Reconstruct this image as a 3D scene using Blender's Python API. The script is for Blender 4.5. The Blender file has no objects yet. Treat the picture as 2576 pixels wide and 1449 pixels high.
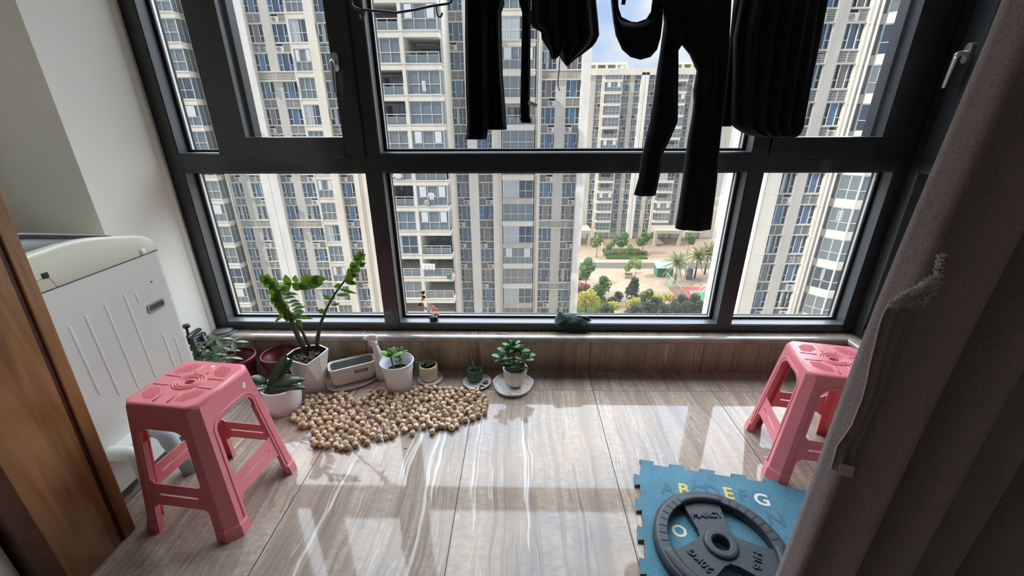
import bpy, bmesh, math, random
from mathutils import Vector, Matrix
from mathutils.geometry import tessellate_polygon

C = bpy.context.scene.collection
S = bpy.context.scene
PI = math.pi
rnd = random.Random(7)

# ------------------------------------------------------------------ camera
IMG_W, IMG_H, FPX = 2576, 1449, 1062.0
CX, CY = 1288.0, 724.5
def _norm(v): return Vector(v).normalized()
_down = _norm((1299 - CX, 3298 - CY, FPX))
_fwd = Vector((1310 - CX, 286 - CY, FPX)).normalized()
_fwd = (_fwd - _down * _fwd.dot(_down)).normalized()
_right = _down.cross(_fwd)
ROT = Matrix((_right, _fwd, -_down))          # camera axes (right, down, forward) -> world
EYE = Vector((0, 0, 1.30))
cam_d = bpy.data.cameras.new('camera'); cam = bpy.data.objects.new('camera', cam_d); C.objects.link(cam)
cam_d.sensor_width = 36.0; cam_d.lens = FPX / IMG_W * 36.0; cam_d.clip_start = 0.03; cam_d.clip_end = 2000
m = Matrix.Identity(4)
for r in range(3):
    m[r][0] = ROT[r][0]; m[r][1] = -ROT[r][1]; m[r][2] = -ROT[r][2]; m[r][3] = EYE[r]
cam.matrix_world = m
S.camera = cam

def _ray(x, y): return ROT @ Vector((x - CX, y - CY, FPX))
def at(x, y, Y):                              # point of the photograph on the vertical plane at depth Y
    d = _ray(x, y); return EYE + d * (Y / d.y)
def atx(x, y, X):
    d = _ray(x, y); return EYE + d * (X / d.x)
def fl(x, y, z=0.0):                          # ... on the horizontal plane at height z
    d = _ray(x, y); return EYE + d * ((z - EYE.z) / d.z)

# ------------------------------------------------------------------ light
S.view_settings.view_transform = 'Standard'; S.view_settings.look = 'None'
S.view_settings.gamma = 1.0; S.view_settings.use_curve_mapping = False
S.view_settings.exposure = 0.0
S.cycles.use_denoising = True
S.cycles.max_bounces = 10; S.cycles.diffuse_bounces = 5; S.cycles.glossy_bounces = 4
S.cycles.transparent_max_bounces = 24; S.cycles.transmission_bounces = 8
S.cycles.sample_clamp_indirect = 6.0

FILL_LAMP_W = 0.9
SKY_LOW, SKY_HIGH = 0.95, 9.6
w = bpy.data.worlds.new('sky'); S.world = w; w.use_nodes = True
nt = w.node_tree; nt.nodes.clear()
def N(nt, t, **k):
    n = nt.nodes.new(t)
    for a, b in k.items(): setattr(n, a, b)
    return n
def mathn(nt, op, a, b=None, clamp=False):
    n = N(nt, 'ShaderNodeMath', operation=op, use_clamp=clamp)
    for i, v in enumerate((a, b)):
        if v is None: continue
        if isinstance(v, (int, float)): n.inputs[i].default_value = v
        else: nt.links.new(v, n.inputs[i])
    return n.outputs[0]
def ramp(nt, fac, stops, interp='LINEAR'):
    n = N(nt, 'ShaderNodeValToRGB'); e = n.color_ramp.elements; n.color_ramp.interpolation = interp
    while len(e) > 1: e.remove(e[-1])
    for i, (p, c) in enumerate(stops):
        el = e[0] if i == 0 else e.new(p)
        el.position = p; el.color = (*c, 1) if len(c) == 3 else c
    nt.links.new(fac, n.inputs[0]); return n.outputs[0]
tc = N(nt, 'ShaderNodeTexCoord'); sep = N(nt, 'ShaderNodeSeparateXYZ'); nt.links.new(tc.outputs['Generated'], sep.inputs[0])
noi = N(nt, 'ShaderNodeTexNoise'); noi.inputs['Scale'].default_value = 5.0; noi.inputs['Detail'].default_value = 6
mp = N(nt, 'ShaderNodeMapping'); mp.inputs['Scale'].default_value = (1, 1, 2.2); mp.inputs['Location'].default_value = (0.35, 0.1, 0.2)
nt.links.new(tc.outputs['Generated'], mp.inputs[0]); nt.links.new(mp.outputs[0], noi.inputs['Vector'])
col = ramp(nt, noi.outputs['Fac'], [(0.36, (0.50, 0.68, 1.0)), (0.52, (0.86, 0.93, 1.02)), (0.64, (1.05, 1.05, 1.05))])
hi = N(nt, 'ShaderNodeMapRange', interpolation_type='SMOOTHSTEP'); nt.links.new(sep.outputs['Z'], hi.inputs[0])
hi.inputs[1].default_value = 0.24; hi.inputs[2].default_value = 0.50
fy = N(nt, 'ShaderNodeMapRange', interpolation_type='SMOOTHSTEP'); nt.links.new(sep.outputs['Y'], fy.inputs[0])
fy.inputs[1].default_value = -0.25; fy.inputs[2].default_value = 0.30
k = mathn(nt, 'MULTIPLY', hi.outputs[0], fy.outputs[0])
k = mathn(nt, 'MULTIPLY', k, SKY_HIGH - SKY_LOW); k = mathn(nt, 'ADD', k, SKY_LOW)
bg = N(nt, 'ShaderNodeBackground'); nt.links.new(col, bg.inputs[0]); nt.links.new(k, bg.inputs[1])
out = N(nt, 'ShaderNodeOutputWorld'); nt.links.new(bg.outputs[0], out.inputs[0])

sun_d = bpy.data.lights.new('sun', 'SUN'); sun = bpy.data.objects.new('sun', sun_d); C.objects.link(sun)
sun_d.energy = 5.0; sun_d.angle = 0.009; sun_d.color = (1.0, 0.94, 0.84)
sun.rotation_euler = Vector((0.70, 0.24, -0.67)).to_track_quat('-Z', 'Y').to_euler()
sun.location = (-20, -5, 30)

# ------------------------------------------------------------------ materials
MATS = {}
def mat(name, color, rough=0.5, spec=0.5, metal=0.0, bump=None, noise=None, coat=0.0, sheen=0.0, ior=None, sss=0.0, trans=0.0):
    """noise = (scale, amount, detail) varies the base colour; bump = (scale, strength)"""
    if name in MATS: return MATS[name]
    M = bpy.data.materials.new(name); M.use_nodes = True; MATS[name] = M
    t = M.node_tree; p = t.nodes['Principled BSDF']
    p.inputs['Base Color'].default_value = (*color, 1); p.inputs['Roughness'].default_value = rough
    p.inputs['Specular IOR Level'].default_value = spec; p.inputs['Metallic'].default_value = metal
    p.inputs['Coat Weight'].default_value = coat; p.inputs['Coat Roughness'].default_value = 0.05
    if sheen: p.inputs['Sheen Weight'].default_value = sheen
    if ior: p.inputs['IOR'].default_value = ior
    if sss:
        p.inputs['Subsurface Weight'].default_value = sss; p.inputs['Subsurface Radius'].default_value = (0.02, 0.01, 0.01); p.inputs['Subsurface Scale'].default_value = 0.3
    if noise or bump:
        c = N(t, 'ShaderNodeTexCoord')
    if noise:
        n = N(t, 'ShaderNodeTexNoise'); n.inputs['Scale'].default_value = noise[0]; n.inputs['Detail'].default_value = noise[2] if len(noise) > 2 else 4
        t.links.new(c.outputs['Object'], n.inputs['Vector'])
        a = noise[1]
        lo = tuple(max(0, x * (1 - a)) for x in color); hi_ = tuple(min(1, x * (1 + a)) for x in color)
        t.links.new(ramp(t, n.outputs['Fac'], [(0.3, lo), (0.7, hi_)]), p.inputs['Base Color'])
    if bump:
        n = N(t, 'ShaderNodeTexNoise'); n.inputs['Scale'].default_value = bump[0]; n.inputs['Detail'].default_value = 3
        t.links.new(c.outputs['Object'], n.inputs['Vector'])
        b = N(t, 'ShaderNodeBump'); b.inputs['Strength'].default_value = bump[1]; b.inputs['Distance'].default_value = 0.002
        t.links.new(n.outputs['Fac'], b.inputs['Height']); t.links.new(b.outputs[0], p.inputs['Normal'])
    return M

def leaf_mat(name, color, rough=0.4, trans=0.3, noise=0.25):
    M = bpy.data.materials.new(name); M.use_nodes = True; MATS[name] = M
    t = M.node_tree; p = t.nodes['Principled BSDF']; o = t.nodes['Material Output']
    c = N(t, 'ShaderNodeTexCoord'); n = N(t, 'ShaderNodeTexNoise'); n.inputs['Scale'].default_value = 40
    t.links.new(c.outputs['Object'], n.inputs['Vector'])
    cr = ramp(t, n.outputs['Fac'], [(0.3, tuple(x * (1 - noise) for x in color)), (0.7, tuple(min(1, x * (1 + noise)) for x in color))])
    t.links.new(cr, p.inputs['Base Color']); p.inputs['Roughness'].default_value = rough
    tr = N(t, 'ShaderNodeBsdfTranslucent'); tr.inputs[0].default_value = (min(1, color[0] * 2.2), min(1, color[1] * 2.0), color[2] * 0.8, 1)
    mx = N(t, 'ShaderNodeMixShader'); mx.inputs[0].default_value = trans
    t.links.new(p.outputs[0], mx.inputs[1]); t.links.new(tr.outputs[0], mx.inputs[2]); t.links.new(mx.outputs[0], o.inputs[0])
    return M

def tile_mat(name, base, dark, light, axis='Y', tile=(0.6, 1.2), off=(0.373, 0.59), rough=0.07, spec=0.6, ior=1.5, joint=(0.03, 0.026, 0.022), vein_scale=1.0, veins_xz=False, warp_amt=0.10):
    """polished veined stone tile; veins run along Y on the floor, along Z on a wall face"""
    M = bpy.data.materials.new(name); M.use_nodes = True; MATS[name] = M
    t = M.node_tree; p = t.nodes['Principled BSDF']
    g = N(t, 'ShaderNodeNewGeometry'); s = N(t, 'ShaderNodeSeparateXYZ'); t.links.new(g.outputs['Position'], s.inputs[0])
    X = s.outputs['X']; V = s.outputs['Z'] if veins_xz else s.outputs['Y']
    if not veins_xz: V = mathn(t, 'ADD', s.outputs['Y'], mathn(t, 'MULTIPLY', s.outputs['Z'], 1.0))
    u = mathn(t, 'DIVIDE', mathn(t, 'SUBTRACT', X, off[0]), tile[0]); v = mathn(t, 'DIVIDE', mathn(t, 'SUBTRACT', V, off[1]), tile[1])
    iu = mathn(t, 'FLOOR', u); iv = mathn(t, 'FLOOR', v)
    fu = mathn(t, 'SUBTRACT', u, iu); fv = mathn(t, 'SUBTRACT', v, iv)
    # per tile shift of the vein field
    sh = mathn(t, 'ADD', mathn(t, 'MULTIPLY', iu, 3.71), mathn(t, 'MULTIPLY', iv, 7.13))
    def vec(sx, sy, z):
        c = N(t, 'ShaderNodeCombineXYZ')
        t.links.new(mathn(t, 'MULTIPLY', X, sx * vein_scale), c.inputs[0]); t.links.new(mathn(t, 'MULTIPLY', V, sy * vein_scale), c.inputs[1])
        t.links.new(mathn(t, 'ADD', sh, z), c.inputs[2]); return c.outputs[0]
    def noise(v_, sc, det=4, dist=0.0, rg=0.55):
        n = N(t, 'ShaderNodeTexNoise'); n.inputs['Scale'].default_value = sc; n.inputs['Detail'].default_value = det
        n.inputs['Distortion'].default_value = dist; n.inputs['Roughness'].default_value = rg; t.links.new(v_, n.inputs['Vector']); return n.outputs['Fac']
    warp = mathn(t, 'MULTIPLY', mathn(t, 'SUBTRACT', noise(vec(0.9, 0.9, 0), 2.0, 3), 0.5), warp_amt)
    wx = mathn(t, 'ADD', X, warp)
    def vecw(sx, sy, z):
        c = N(t, 'ShaderNodeCombineXYZ')
        t.links.new(mathn(t, 'MULTIPLY', wx, sx * vein_scale), c.inputs[0]); t.links.new(mathn(t, 'MULTIPLY', V, sy * vein_scale), c.inputs[1])
        t.links.new(mathn(t, 'ADD', sh, z), c.inputs[2]); return c.outputs[0]
    broad = noise(vecw(9, 0.5, 1), 1.0, 3)
    fine = noise(vecw(42, 1.1, 5), 1.0, 4, 0, 0.6)
    mott = noise(vec(34, 62, 9), 1.0, 5, 0, 0.75)
    line = noise(vecw(15, 0.45, 13), 1.0, 2)
    line2 = noise(vecw(21, 0.6, 23), 1.0, 3)
    mid = tuple((a + b) / 2 for a, b in zip(base, dark))
    c1 = ramp(t, broad, [(0.33, mid), (0.48, base), (0.60, tuple(min(1, x * 1.16) for x in base))])
    def mix(fac, a, b, blend='MIX'):
        n = N(t, 'ShaderNodeMix', data_type='RGBA', blend_type=blend)
        if isinstance(fac, float): n.inputs[0].default_value = fac
        else: t.links.new(fac, n.inputs[0])
        for i, x in ((6, a), (7, b)):
            if isinstance(x, tuple): n.inputs[i].default_value = (*x, 1)
            else: t.links.new(x, n.inputs[i])
        return n.outputs[2]
    W = (1, 1, 1); B = (0, 0, 0)
    c2 = mix(ramp(t, fine, [(0.36, (0.45,) * 3), (0.47, B)]), c1, dark)
    c3 = mix(ramp(t, mott, [(0.40, (0.60,) * 3), (0.60, B)]), c2, tuple(x * 0.70 for x in base))
    lineB = ramp(t, line, [(0.435, B), (0.450, (0.55,) * 3), (0.475, (0.30,) * 3), (0.482, (0.8,) * 3), (0.488, B), (0.555, B), (0.562, (0.75,) * 3), (0.569, B)])
    c4 = mix(lineB, c3, dark)
    lineW = ramp(t, line2, [(0.535, B), (0.542, (0.55,) * 3), (0.549, B), (0.655, B), (0.668, (0.9,) * 3), (0.70, (0.6,) * 3), (0.71, B)])
    c5 = mix(lineW, c4, light)
    # joints
    ju = mathn(t, 'MINIMUM', fu, mathn(t, 'SUBTRACT', 1.0, fu)); jv = mathn(t, 'MINIMUM', fv, mathn(t, 'SUBTRACT', 1.0, fv))
    j = mathn(t, 'MAXIMUM', mathn(t, 'LESS_THAN', ju, 0.0017 / tile[0]), mathn(t, 'LESS_THAN', jv, 0.0010 / tile[1]))
    c6 = mix(j, c5, joint)
    t.links.new(c6, p.inputs['Base Color'])
    rr = mathn(t, 'ADD', mathn(t, 'MULTIPLY', j, 0.5), rough)
    t.links.new(rr, p.inputs['Roughness'])
    p.inputs['Specular IOR Level'].default_value = spec; p.inputs['IOR'].default_value = ior
    return M

def glass_mat(name, tint=(0.97, 0.985, 0.98), haze=0.0, ior=1.45):
    """thin pane: Fresnel mix of see-through and mirror, with a film of dust"""
    M = bpy.data.materials.new(name); M.use_nodes = True; MATS[name] = M
    t = M.node_tree; t.nodes.clear(); o = N(t, 'ShaderNodeOutputMaterial')
    tr = N(t, 'ShaderNodeBsdfTransparent'); tr.inputs[0].default_value = (*tint, 1)
    gl = N(t, 'ShaderNodeBsdfGlossy'); gl.inputs['Roughness'].default_value = 0.01
    fr = N(t, 'ShaderNodeFresnel'); fr.inputs[0].default_value = ior
    mx = N(t, 'ShaderNodeMixShader'); t.links.new(fr.outputs[0], mx.inputs[0]); t.links.new(tr.outputs[0], mx.inputs[1]); t.links.new(gl.outputs[0], mx.inputs[2])
    last = mx.outputs[0]
    if haze:
        c = N(t, 'ShaderNodeNewGeometry'); n = N(t, 'ShaderNodeTexNoise'); n.inputs['Scale'].default_value = 3.0; n.inputs['Detail'].default_value = 5
        mpn = N(t, 'ShaderNodeMapping'); mpn.inputs['Scale'].default_value = (2.2, 1, 0.7)
        t.links.new(c.outputs['Position'], mpn.inputs[0]); t.links.new(mpn.outputs[0], n.inputs['Vector'])
        f = ramp(t, n.outputs['Fac'], [(0.35, (haze * 0.4,) * 3), (0.7, (haze,) * 3)])
        tl = N(t, 'ShaderNodeBsdfTranslucent'); tl.inputs[0].default_value = (0.85, 0.87, 0.85, 1)
        m2 = N(t, 'ShaderNodeMixShader'); t.links.new(f, m2.inputs[0]); t.links.new(last, m2.inputs[1]); t.links.new(tl.outputs[0], m2.inputs[2]); last = m2.outputs[0]
    t.links.new(last, o.inputs[0]); return M

def facade_mat(name, color, pitch=2.89, off=0.0, joint=0.03, stain=0.12):
    M = bpy.data.materials.new(name); M.use_nodes = True; MATS[name] = M
    t = M.node_tree; p = t.nodes['Principled BSDF']; p.inputs['Roughness'].default_value = 0.8; p.inputs['Specular IOR Level'].default_value = 0.2
    g = N(t, 'ShaderNodeNewGeometry'); s = N(t, 'ShaderNodeSeparateXYZ'); t.links.new(g.outputs['Position'], s.inputs[0])
    f = mathn(t, 'FRACT', mathn(t, 'DIVIDE', mathn(t, 'SUBTRACT', s.outputs['Z'], off), pitch))
    j = mathn(t, 'LESS_THAN', f, joint / pitch)
    n = N(t, 'ShaderNodeTexNoise'); n.inputs['Scale'].default_value = 0.7; n.inputs['Detail'].default_value = 6
    mpn = N(t, 'ShaderNodeMapping'); mpn.inputs['Scale'].default_value = (1.6, 1.6, 0.35); t.links.new(g.outputs['Position'], mpn.inputs[0]); t.links.new(mpn.outputs[0], n.inputs['Vector'])
    cr = ramp(t, n.outputs['Fac'], [(0.3, tuple(x * (1 - stain) for x in color)), (0.6, color)])
    mx = N(t, 'ShaderNodeMix', data_type='RGBA'); t.links.new(j, mx.inputs[0]); t.links.new(cr, mx.inputs[6]); mx.inputs[7].default_value = (*(x * 0.72 for x in color), 1)
    t.links.new(mx.outputs[2], p.inputs['Base Color']); return M

# ------------------------------------------------------------------ mesh helpers
class MB:
    def __init__(s): s.v = []; s.f = []; s.m = []; s.s = []
    def add(s, vs, fs, mi=0, sm=False):
        b = len(s.v); s.v += [tuple(x) for x in vs]
        for f in fs: s.f.append(tuple(i + b for i in f)); s.m.append(mi); s.s.append(sm)
        return s
    def box(s, x0, x1, y0, y1, z0, z1, mi=0, tf=None):
        vs = [(x, y, z) for x in (x0, x1) for y in (y0, y1) for z in (z0, z1)]
        if tf: vs = [tf @ Vector(v) for v in vs]
        return s.add(vs, [(0, 1, 3, 2), (4, 6, 7, 5), (0, 4, 5, 1), (2, 3, 7, 6), (0, 2, 6, 4), (1, 5, 7, 3)], mi)
    def loft(s, rings, mi=0, sm=True, cap0=True, cap1=True, closed=True):
        n = len(rings[0]); vs = [p for r in rings for p in r]; fs = []
        for i in range(len(rings) - 1):
            for j in range(n if closed else n - 1):
                a, b = i * n + j, i * n + (j + 1) % n
                fs.append((a, b, b + n, a + n))
        s.add(vs, fs, mi, sm); base = len(s.v) - len(vs)
        if closed and cap0: s.f.append(tuple(base + j for j in range(n))[::-1]); s.m.append(mi); s.s.append(False)
        if closed and cap1: s.f.append(tuple(base + (len(rings) - 1) * n + j for j in range(n))); s.m.append(mi); s.s.append(False)
        return s
    def tube(s, pts, r, n=8, mi=0, caps=True, flat=1.0):
        pts = [Vector(p) for p in pts]; rs = r if isinstance(r, (list, tuple)) else [r] * len(pts)
        rings = []; up = None
        for i, p in enumerate(pts):
            d = (pts[min(i + 1, len(pts) - 1)] - pts[max(i - 1, 0)]).normalized()
            if up is None: up = Vector((0, 0, 1)) if abs(d.z) < 0.9 else Vector((1, 0, 0))
            a = d.cross(up)
            if a.length < 1e-5: a = d.orthogonal()
            a.normalize(); b = a.cross(d).normalized(); up = b
            rings.append([p + a * math.cos(2 * PI * j / n) * rs[i] + b * math.sin(2 * PI * j / n) * rs[i] * flat for j in range(n)])
        return s.loft(rings, mi, True, caps, caps)
    def lathe(s, prof, n=32, c=(0, 0, 0), mi=0, sm=True, tf=None, wob=None):
        rings = []
        for r, z in prof:
            ring = []
            for j in range(n):
                a = 2 * PI * j / n; k = 1 + (wob(a, z) if wob else 0)
                p = Vector((r * k * math.cos(a), r * k * math.sin(a), z))
                if tf: p = tf @ p
                ring.append(p + Vector(c))
            rings.append(ring)
        return s.loft(rings, mi, sm, True, True)
    def poly(s, outer, holes, fn, mi=0):
        loops = [outer] + list(holes)
        tri = tessellate_polygon([[Vector((p[0], p[1], 0)) for p in l] for l in loops])
        flat = [p for l in loops for p in l]
        return s.add([fn(p[0], p[1]) for p in flat], [tuple(t) for t in tri], mi)
    def prism(s, outer, z0, z1, holes=(), mi=0, tf=None, side_mi=None):
        T = (lambda x, y, z: tf @ Vector((x, y, z))) if tf else (lambda x, y, z: Vector((x, y, z)))
        s.poly(outer, holes, lambda x, y: T(x, y, z1), mi); s.poly(outer, holes, lambda x, y: T(x, y, z0), mi)
        for l in [outer] + list(holes):
            n = len(l); vs = [T(x, y, z0) for x, y in l] + [T(x, y, z1) for x, y in l]
            s.add(vs, [(i, (i + 1) % n, n + (i + 1) % n, n + i) for i in range(n)], mi if side_mi is None else side_mi)
        return s
    def leaf(s, p, d, n, L, W, mi=0, curl=0.2, fold=0.2, tip=0.75, seg=7, wide=0.45):
        p = Vector(p); d = Vector(d).normalized(); n = Vector(n); n = (n - d * n.dot(d)).normalized(); side = d.cross(n)
        vs = []; fs = []
        for i in range(seg + 1):
            t = i / seg
            a = t / wide if t < wide else 1 - (t - wide) / (1 - wide)
            wv = W / 2 * (max(0.06, math.sin(a * PI / 2) ** tip) if t < 1 else 0.02)
            c = p + d * (L * t) - n * (curl * L * t * t)
            vs += [c - side * wv + n * fold * wv, c, c + side * wv + n * fold * wv]
        for i in range(seg):
            b = i * 3; fs += [(b, b + 1, b + 4, b + 3), (b + 1, b + 2, b + 5, b + 4)]
        return s.add(vs, fs, mi, True)
    def build(s, name, mats, parent=None, bevel=None, solid=None, merge=True, smooth=None, loc=None, sub=0):
        me = bpy.data.meshes.new(name); me.from_pydata(s.v, [], s.f)
        mats = mats if isinstance(mats, (list, tuple)) else [mats]
        for x in mats: me.materials.append(x)
        for i, pl in enumerate(me.polygons):
            pl.material_index = s.m[i]; pl.use_smooth = s.s[i] if smooth is None else smooth
        bm = bmesh.new(); bm.from_mesh(me)
        if merge: bmesh.ops.remove_doubles(bm, verts=bm.verts, dist=1e-6)
        bmesh.ops.recalc_face_normals(bm, faces=bm.faces)
        bm.to_mesh(me); bm.free()
        o = bpy.data.objects.new(name, me); C.objects.link(o)
        if parent: o.parent = parent
        if loc: o.location = loc
        if solid:
            md = o.modifiers.new('thick', 'SOLIDIFY'); md.thickness = solid; md.offset = 0
        if bevel:
            md = o.modifiers.new('bev', 'BEVEL'); md.width = bevel; md.segments = 2; md.limit_method = 'ANGLE'; md.angle_limit = 0.6
        if sub:
            md = o.modifiers.new('sub', 'SUBSURF'); md.levels = sub; md.render_levels = sub
        return o

def empty(name, loc=(0, 0, 0), rz=0.0, scale=1.0):
    o = bpy.data.objects.new(name, None); C.objects.link(o); o.location = loc; o.rotation_euler = (0, 0, rz); o.scale = (scale,) * 3
    return o
def tag(o, label, cat, group=None, kind=None):
    o['label'] = label; o['category'] = cat
    if group: o['group'] = group
    if kind: o['kind'] = kind
    return o
def struct(o, label=None):
    o['kind'] = 'structure'
    if label: o['label'] = label
    return o
def inst(src, parent=None, loc=None, rot=None, scale=None):
    o = src.copy(); C.objects.link(o); o.parent = parent
    if loc is not None: o.location = loc
    if rot is not None: o.rotation_euler = rot
    if scale is not None: o.scale = scale
    return o
def link_mesh(name, me, parent=None, loc=(0, 0, 0), rot=(0, 0, 0), scale=(1, 1, 1)):
    o = bpy.data.objects.new(name, me); C.objects.link(o); o.parent = parent; o.location = loc; o.rotation_euler = rot; o.scale = scale
    return o
def proto(mb, name, mats, **k):
    """mesh data only, for parts repeated many times"""
    o = mb.build(name, mats, **k); me = o.data; bpy.data.objects.remove(o); return me
def text(name, body, size, loc, rot, material, parent=None, extrude=0.001, bold=0.0, bevel=0.0, matrix=None):
    cu = bpy.data.curves.new(name, 'FONT'); cu.body = body; cu.size = size; cu.extrude = extrude; cu.offset = bold; cu.bevel_depth = bevel
    cu.space_character = 1.06; cu.align_x = 'CENTER'; cu.align_y = 'CENTER'; cu.materials.append(material)
    o = bpy.data.objects.new(name, cu); C.objects.link(o); dg = bpy.context.evaluated_depsgraph_get()
    me = bpy.data.meshes.new_from_object(o.evaluated_get(dg)); bpy.data.objects.remove(o)
    if not me.materials: me.materials.append(material)
    return link_mesh(name, me, parent, loc, rot)
def arc(cx, cy, r, a0, a1, n):
    return [(cx + r * math.cos(a0 + (a1 - a0) * i / n), cy + r * math.sin(a0 + (a1 - a0) * i / n)) for i in range(n + 1)]
def rrect(x0, x1, y0, y1, r, n=5):
    return arc(x1 - r, y1 - r, r, 0, PI / 2, n) + arc(x0 + r, y1 - r, r, PI / 2, PI, n) + arc(x0 + r, y0 + r, r, PI, 1.5 * PI, n) + arc(x1 - r, y0 + r, r, 1.5 * PI, 2 * PI, n)

# material palette
M_FLOOR = tile_mat('floor_tile', (0.40, 0.325, 0.260), (0.225, 0.165, 0.12), (0.62, 0.59, 0.55), tile=(0.6, 1.2), off=(0.373, 0.59), rough=0.05, spec=0.5, ior=1.36)
M_KNEE = tile_mat('knee_tile', (0.34, 0.255, 0.170), (0.18, 0.125, 0.080), (0.50, 0.43, 0.35), tile=(0.6, 1.2), off=(0.373, -0.6), rough=0.14, veins_xz=True, warp_amt=0.05)
M_SILL = tile_mat('sill_stone', (0.33, 0.28, 0.22), (0.18, 0.13, 0.10), (0.45, 0.42, 0.38), tile=(0.6, 2.0), off=(0.373, 0.9), rough=0.10)
M_NOSE = mat('bullnose_glaze', (0.34, 0.30, 0.27), 0.10, 0.6, noise=(14, 0.25))
M_PAINT = mat('wall_paint', (0.84, 0.82, 0.74), 0.7, 0.25, bump=(220, 0.05))
M_ROOM = mat('room_paint', (0.42, 0.40, 0.37), 0.8, 0.2)
M_CEIL = mat('ceiling_paint', (0.80, 0.78, 0.74), 0.8, 0.2)
M_FRAME = mat('dark_aluminium', (0.026, 0.030, 0.033), 0.32, 0.5, bump=(500, 0.03), coat=0.25)
M_GASKET = mat('black_gasket', (0.008, 0.008, 0.009), 0.5)
M_SPACER = mat('glazing_spacer', (0.62, 0.60, 0.55), 0.35, 0.5, 0.6)
M_GLASS = glass_mat('pane_glass', haze=0.012)
M_GLASS_DUSTY = glass_mat('pane_glass_dusty', haze=0.03)
M_REVEAL_LIT = mat('lit_reveal_grey', (0.085, 0.092, 0.10), 0.38, 0.5, coat=0.15)  # paler than the frame: daylight on the reveals is put into this colour
M_SILVER = mat('satin_silver', (0.62, 0.61, 0.59), 0.32, 0.5, 0.85)
M_WHITE = mat('white_plastic', (0.80, 0.80, 0.78), 0.35)
M_BLACK = mat('black_plastic', (0.012, 0.012, 0.013), 0.4)
M_SOIL = mat('soil', (0.035, 0.025, 0.018), 0.95, 0.1, bump=(90, 0.8), noise=(70, 0.5))

# ------------------------------------------------------------------ room shell
WY = 2.02            # inner face of the window frame
mb = MB(); mb.add([(-2.0, -3.0, 0), (2.3, -3.0, 0), (2.3, 1.965, 0), (-2.0, 1.965, 0)], [(0, 1, 2, 3)]); mb.box(-2.0, 2.3, -3.0, 1.965, -0.12, -0.001)
struct(mb.build('floor', M_FLOOR), 'polished beige veined stone tile floor of the balcony')
struct(MB().box(-2.1, 2.7, -3.1, 2.14, 2.66, 2.80).build('ceiling', M_CEIL), 'pale ceiling above the balcony')
# low wall under the window with its stone sill and bullnose edge
mb = MB(); mb.box(-1.98, 1.86, 1.962, 2.14, -0.1, 0.196)
struct(mb.build('wall_front', M_KNEE), 'low brown veined stone wall under the window')
mb = MB(); mb.box(-1.66, 1.86, 1.962, 2.14, 0.1962, 0.215); mb.box(1.715, 1.86, -0.6, 1.962, 0.1962, 0.215)
struct(mb.build('trim_1', M_SILL), 'veined stone window sill')
def nose(a, b):
    a, b = Vector(a), Vector(b); d = (b - a).normalized(); o = Vector((d.y, -d.x, 0))
    prof = [(0.0, -0.019), (0.010, -0.018), (0.017, -0.012), (0.020, -0.003), (0.018, 0.007), (0.012, 0.013), (0.0, 0.0155), (-0.012, 0.016)]
    return [[p + o * q + Vector((0, 0, z)) for q, z in prof] for p in (a, b)]
mb = MB()
mb.loft(nose((-1.665, 1.962, 0.2015), (1.722, 1.962, 0.2015)), closed=False)
mb.loft(nose((1.712, 1.955, 0.2015), (1.712, -0.6, 0.2015)), closed=False)
struct(mb.build('trim_2', M_NOSE), 'glazed rounded edge strip along the window sill')
struct(MB().box(1.714, 1.86, -0.6, 1.962, -0.1, 0.196).build('wall_right', M_KNEE), 'low brown stone wall on the right under the side window')
# left wall: recess with the washing machine, pillar beside the window
struct(MB().box(-2.15, -1.98, 0.99, 1.62, -0.1, 2.66).build('wall_left', M_PAINT), 'off white plaster wall behind the washing machine')
mb = MB(); mb.box(-2.15, -1.66, 1.61, 2.02, -0.1, 2.66); mb.box(-2.15, -1.66, 2.02, 2.14, 0.215, 2.66)
struct(mb.build('wall_pillar', M_PAINT), 'white plaster pillar at the left end of the window')
ring = [[(-1.668 + 0.020 * math.sin(a), 1.996 + 0.020 * math.cos(a) - 0.0, z) for a in [i * PI / 8 for i in range(0, 9)]] for z in (0.216, 2.6)]
struct(MB().loft(ring, closed=False).build('trim_3', M_PAINT), 'rounded white plaster bead beside the window frame')
# doorway wall with wooden jamb, living room behind the camera
struct(MB().box(-2.15, -1.352, 0.72, 0.995, -0.1, 2.66).build('wall_doorway', M_PAINT), 'wall beside the doorway')
struct(MB().box(-1.50, -1.325, -3.0, 0.72, -0.1, 2.66).build('wall_left_room', M_ROOM), 'grey room wall at the doorway')
struct(MB().box(-2.15, 2.4, -3.1, -3.0, -0.1, 2.66).build('wall_back', M_ROOM), 'back wall of the room')
lamp = empty('fill_lamp', (1.0, -0.3, 2.66)); tag(lamp, 'added round fill light on the unseen ceiling behind the doorway', 'fill lamp')
MB().lathe([(0.001, -0.055), (0.14, -0.055), (0.17, -0.04), (0.18, 0.0), (0.001, 0.0)], 32).build('fill_lamp_shade', M_WHITE, lamp)
ld = bpy.data.lights.new('fill_lamp_light', 'AREA'); ld.shape = 'DISK'; ld.size = 0.30; ld.energy = FILL_LAMP_W; ld.color = (1.0, 0.95, 0.88)  # unseen fill light, added to brighten the camera-facing sides
lo = bpy.data.objects.new('fill_lamp_light', ld); C.objects.link(lo); lo.parent = lamp; lo.location = (0, 0, -0.058)
struct(MB().box(2.3, 2.4, -3.0, 0.50, -0.1, 2.66).build('wall_right_room', M_ROOM), 'right wall of the room')
struct(MB().box(1.86, 2.4, 0.40, 0.50, -0.1, 2.66).build('wall_return', M_ROOM), 'short wall between room and side window')
struct(MB().box(-1.50, 2.3, 0.42, 0.72, 2.15, 2.66).build('wall_lintel', M_ROOM), 'wall above the wide doorway')
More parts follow.
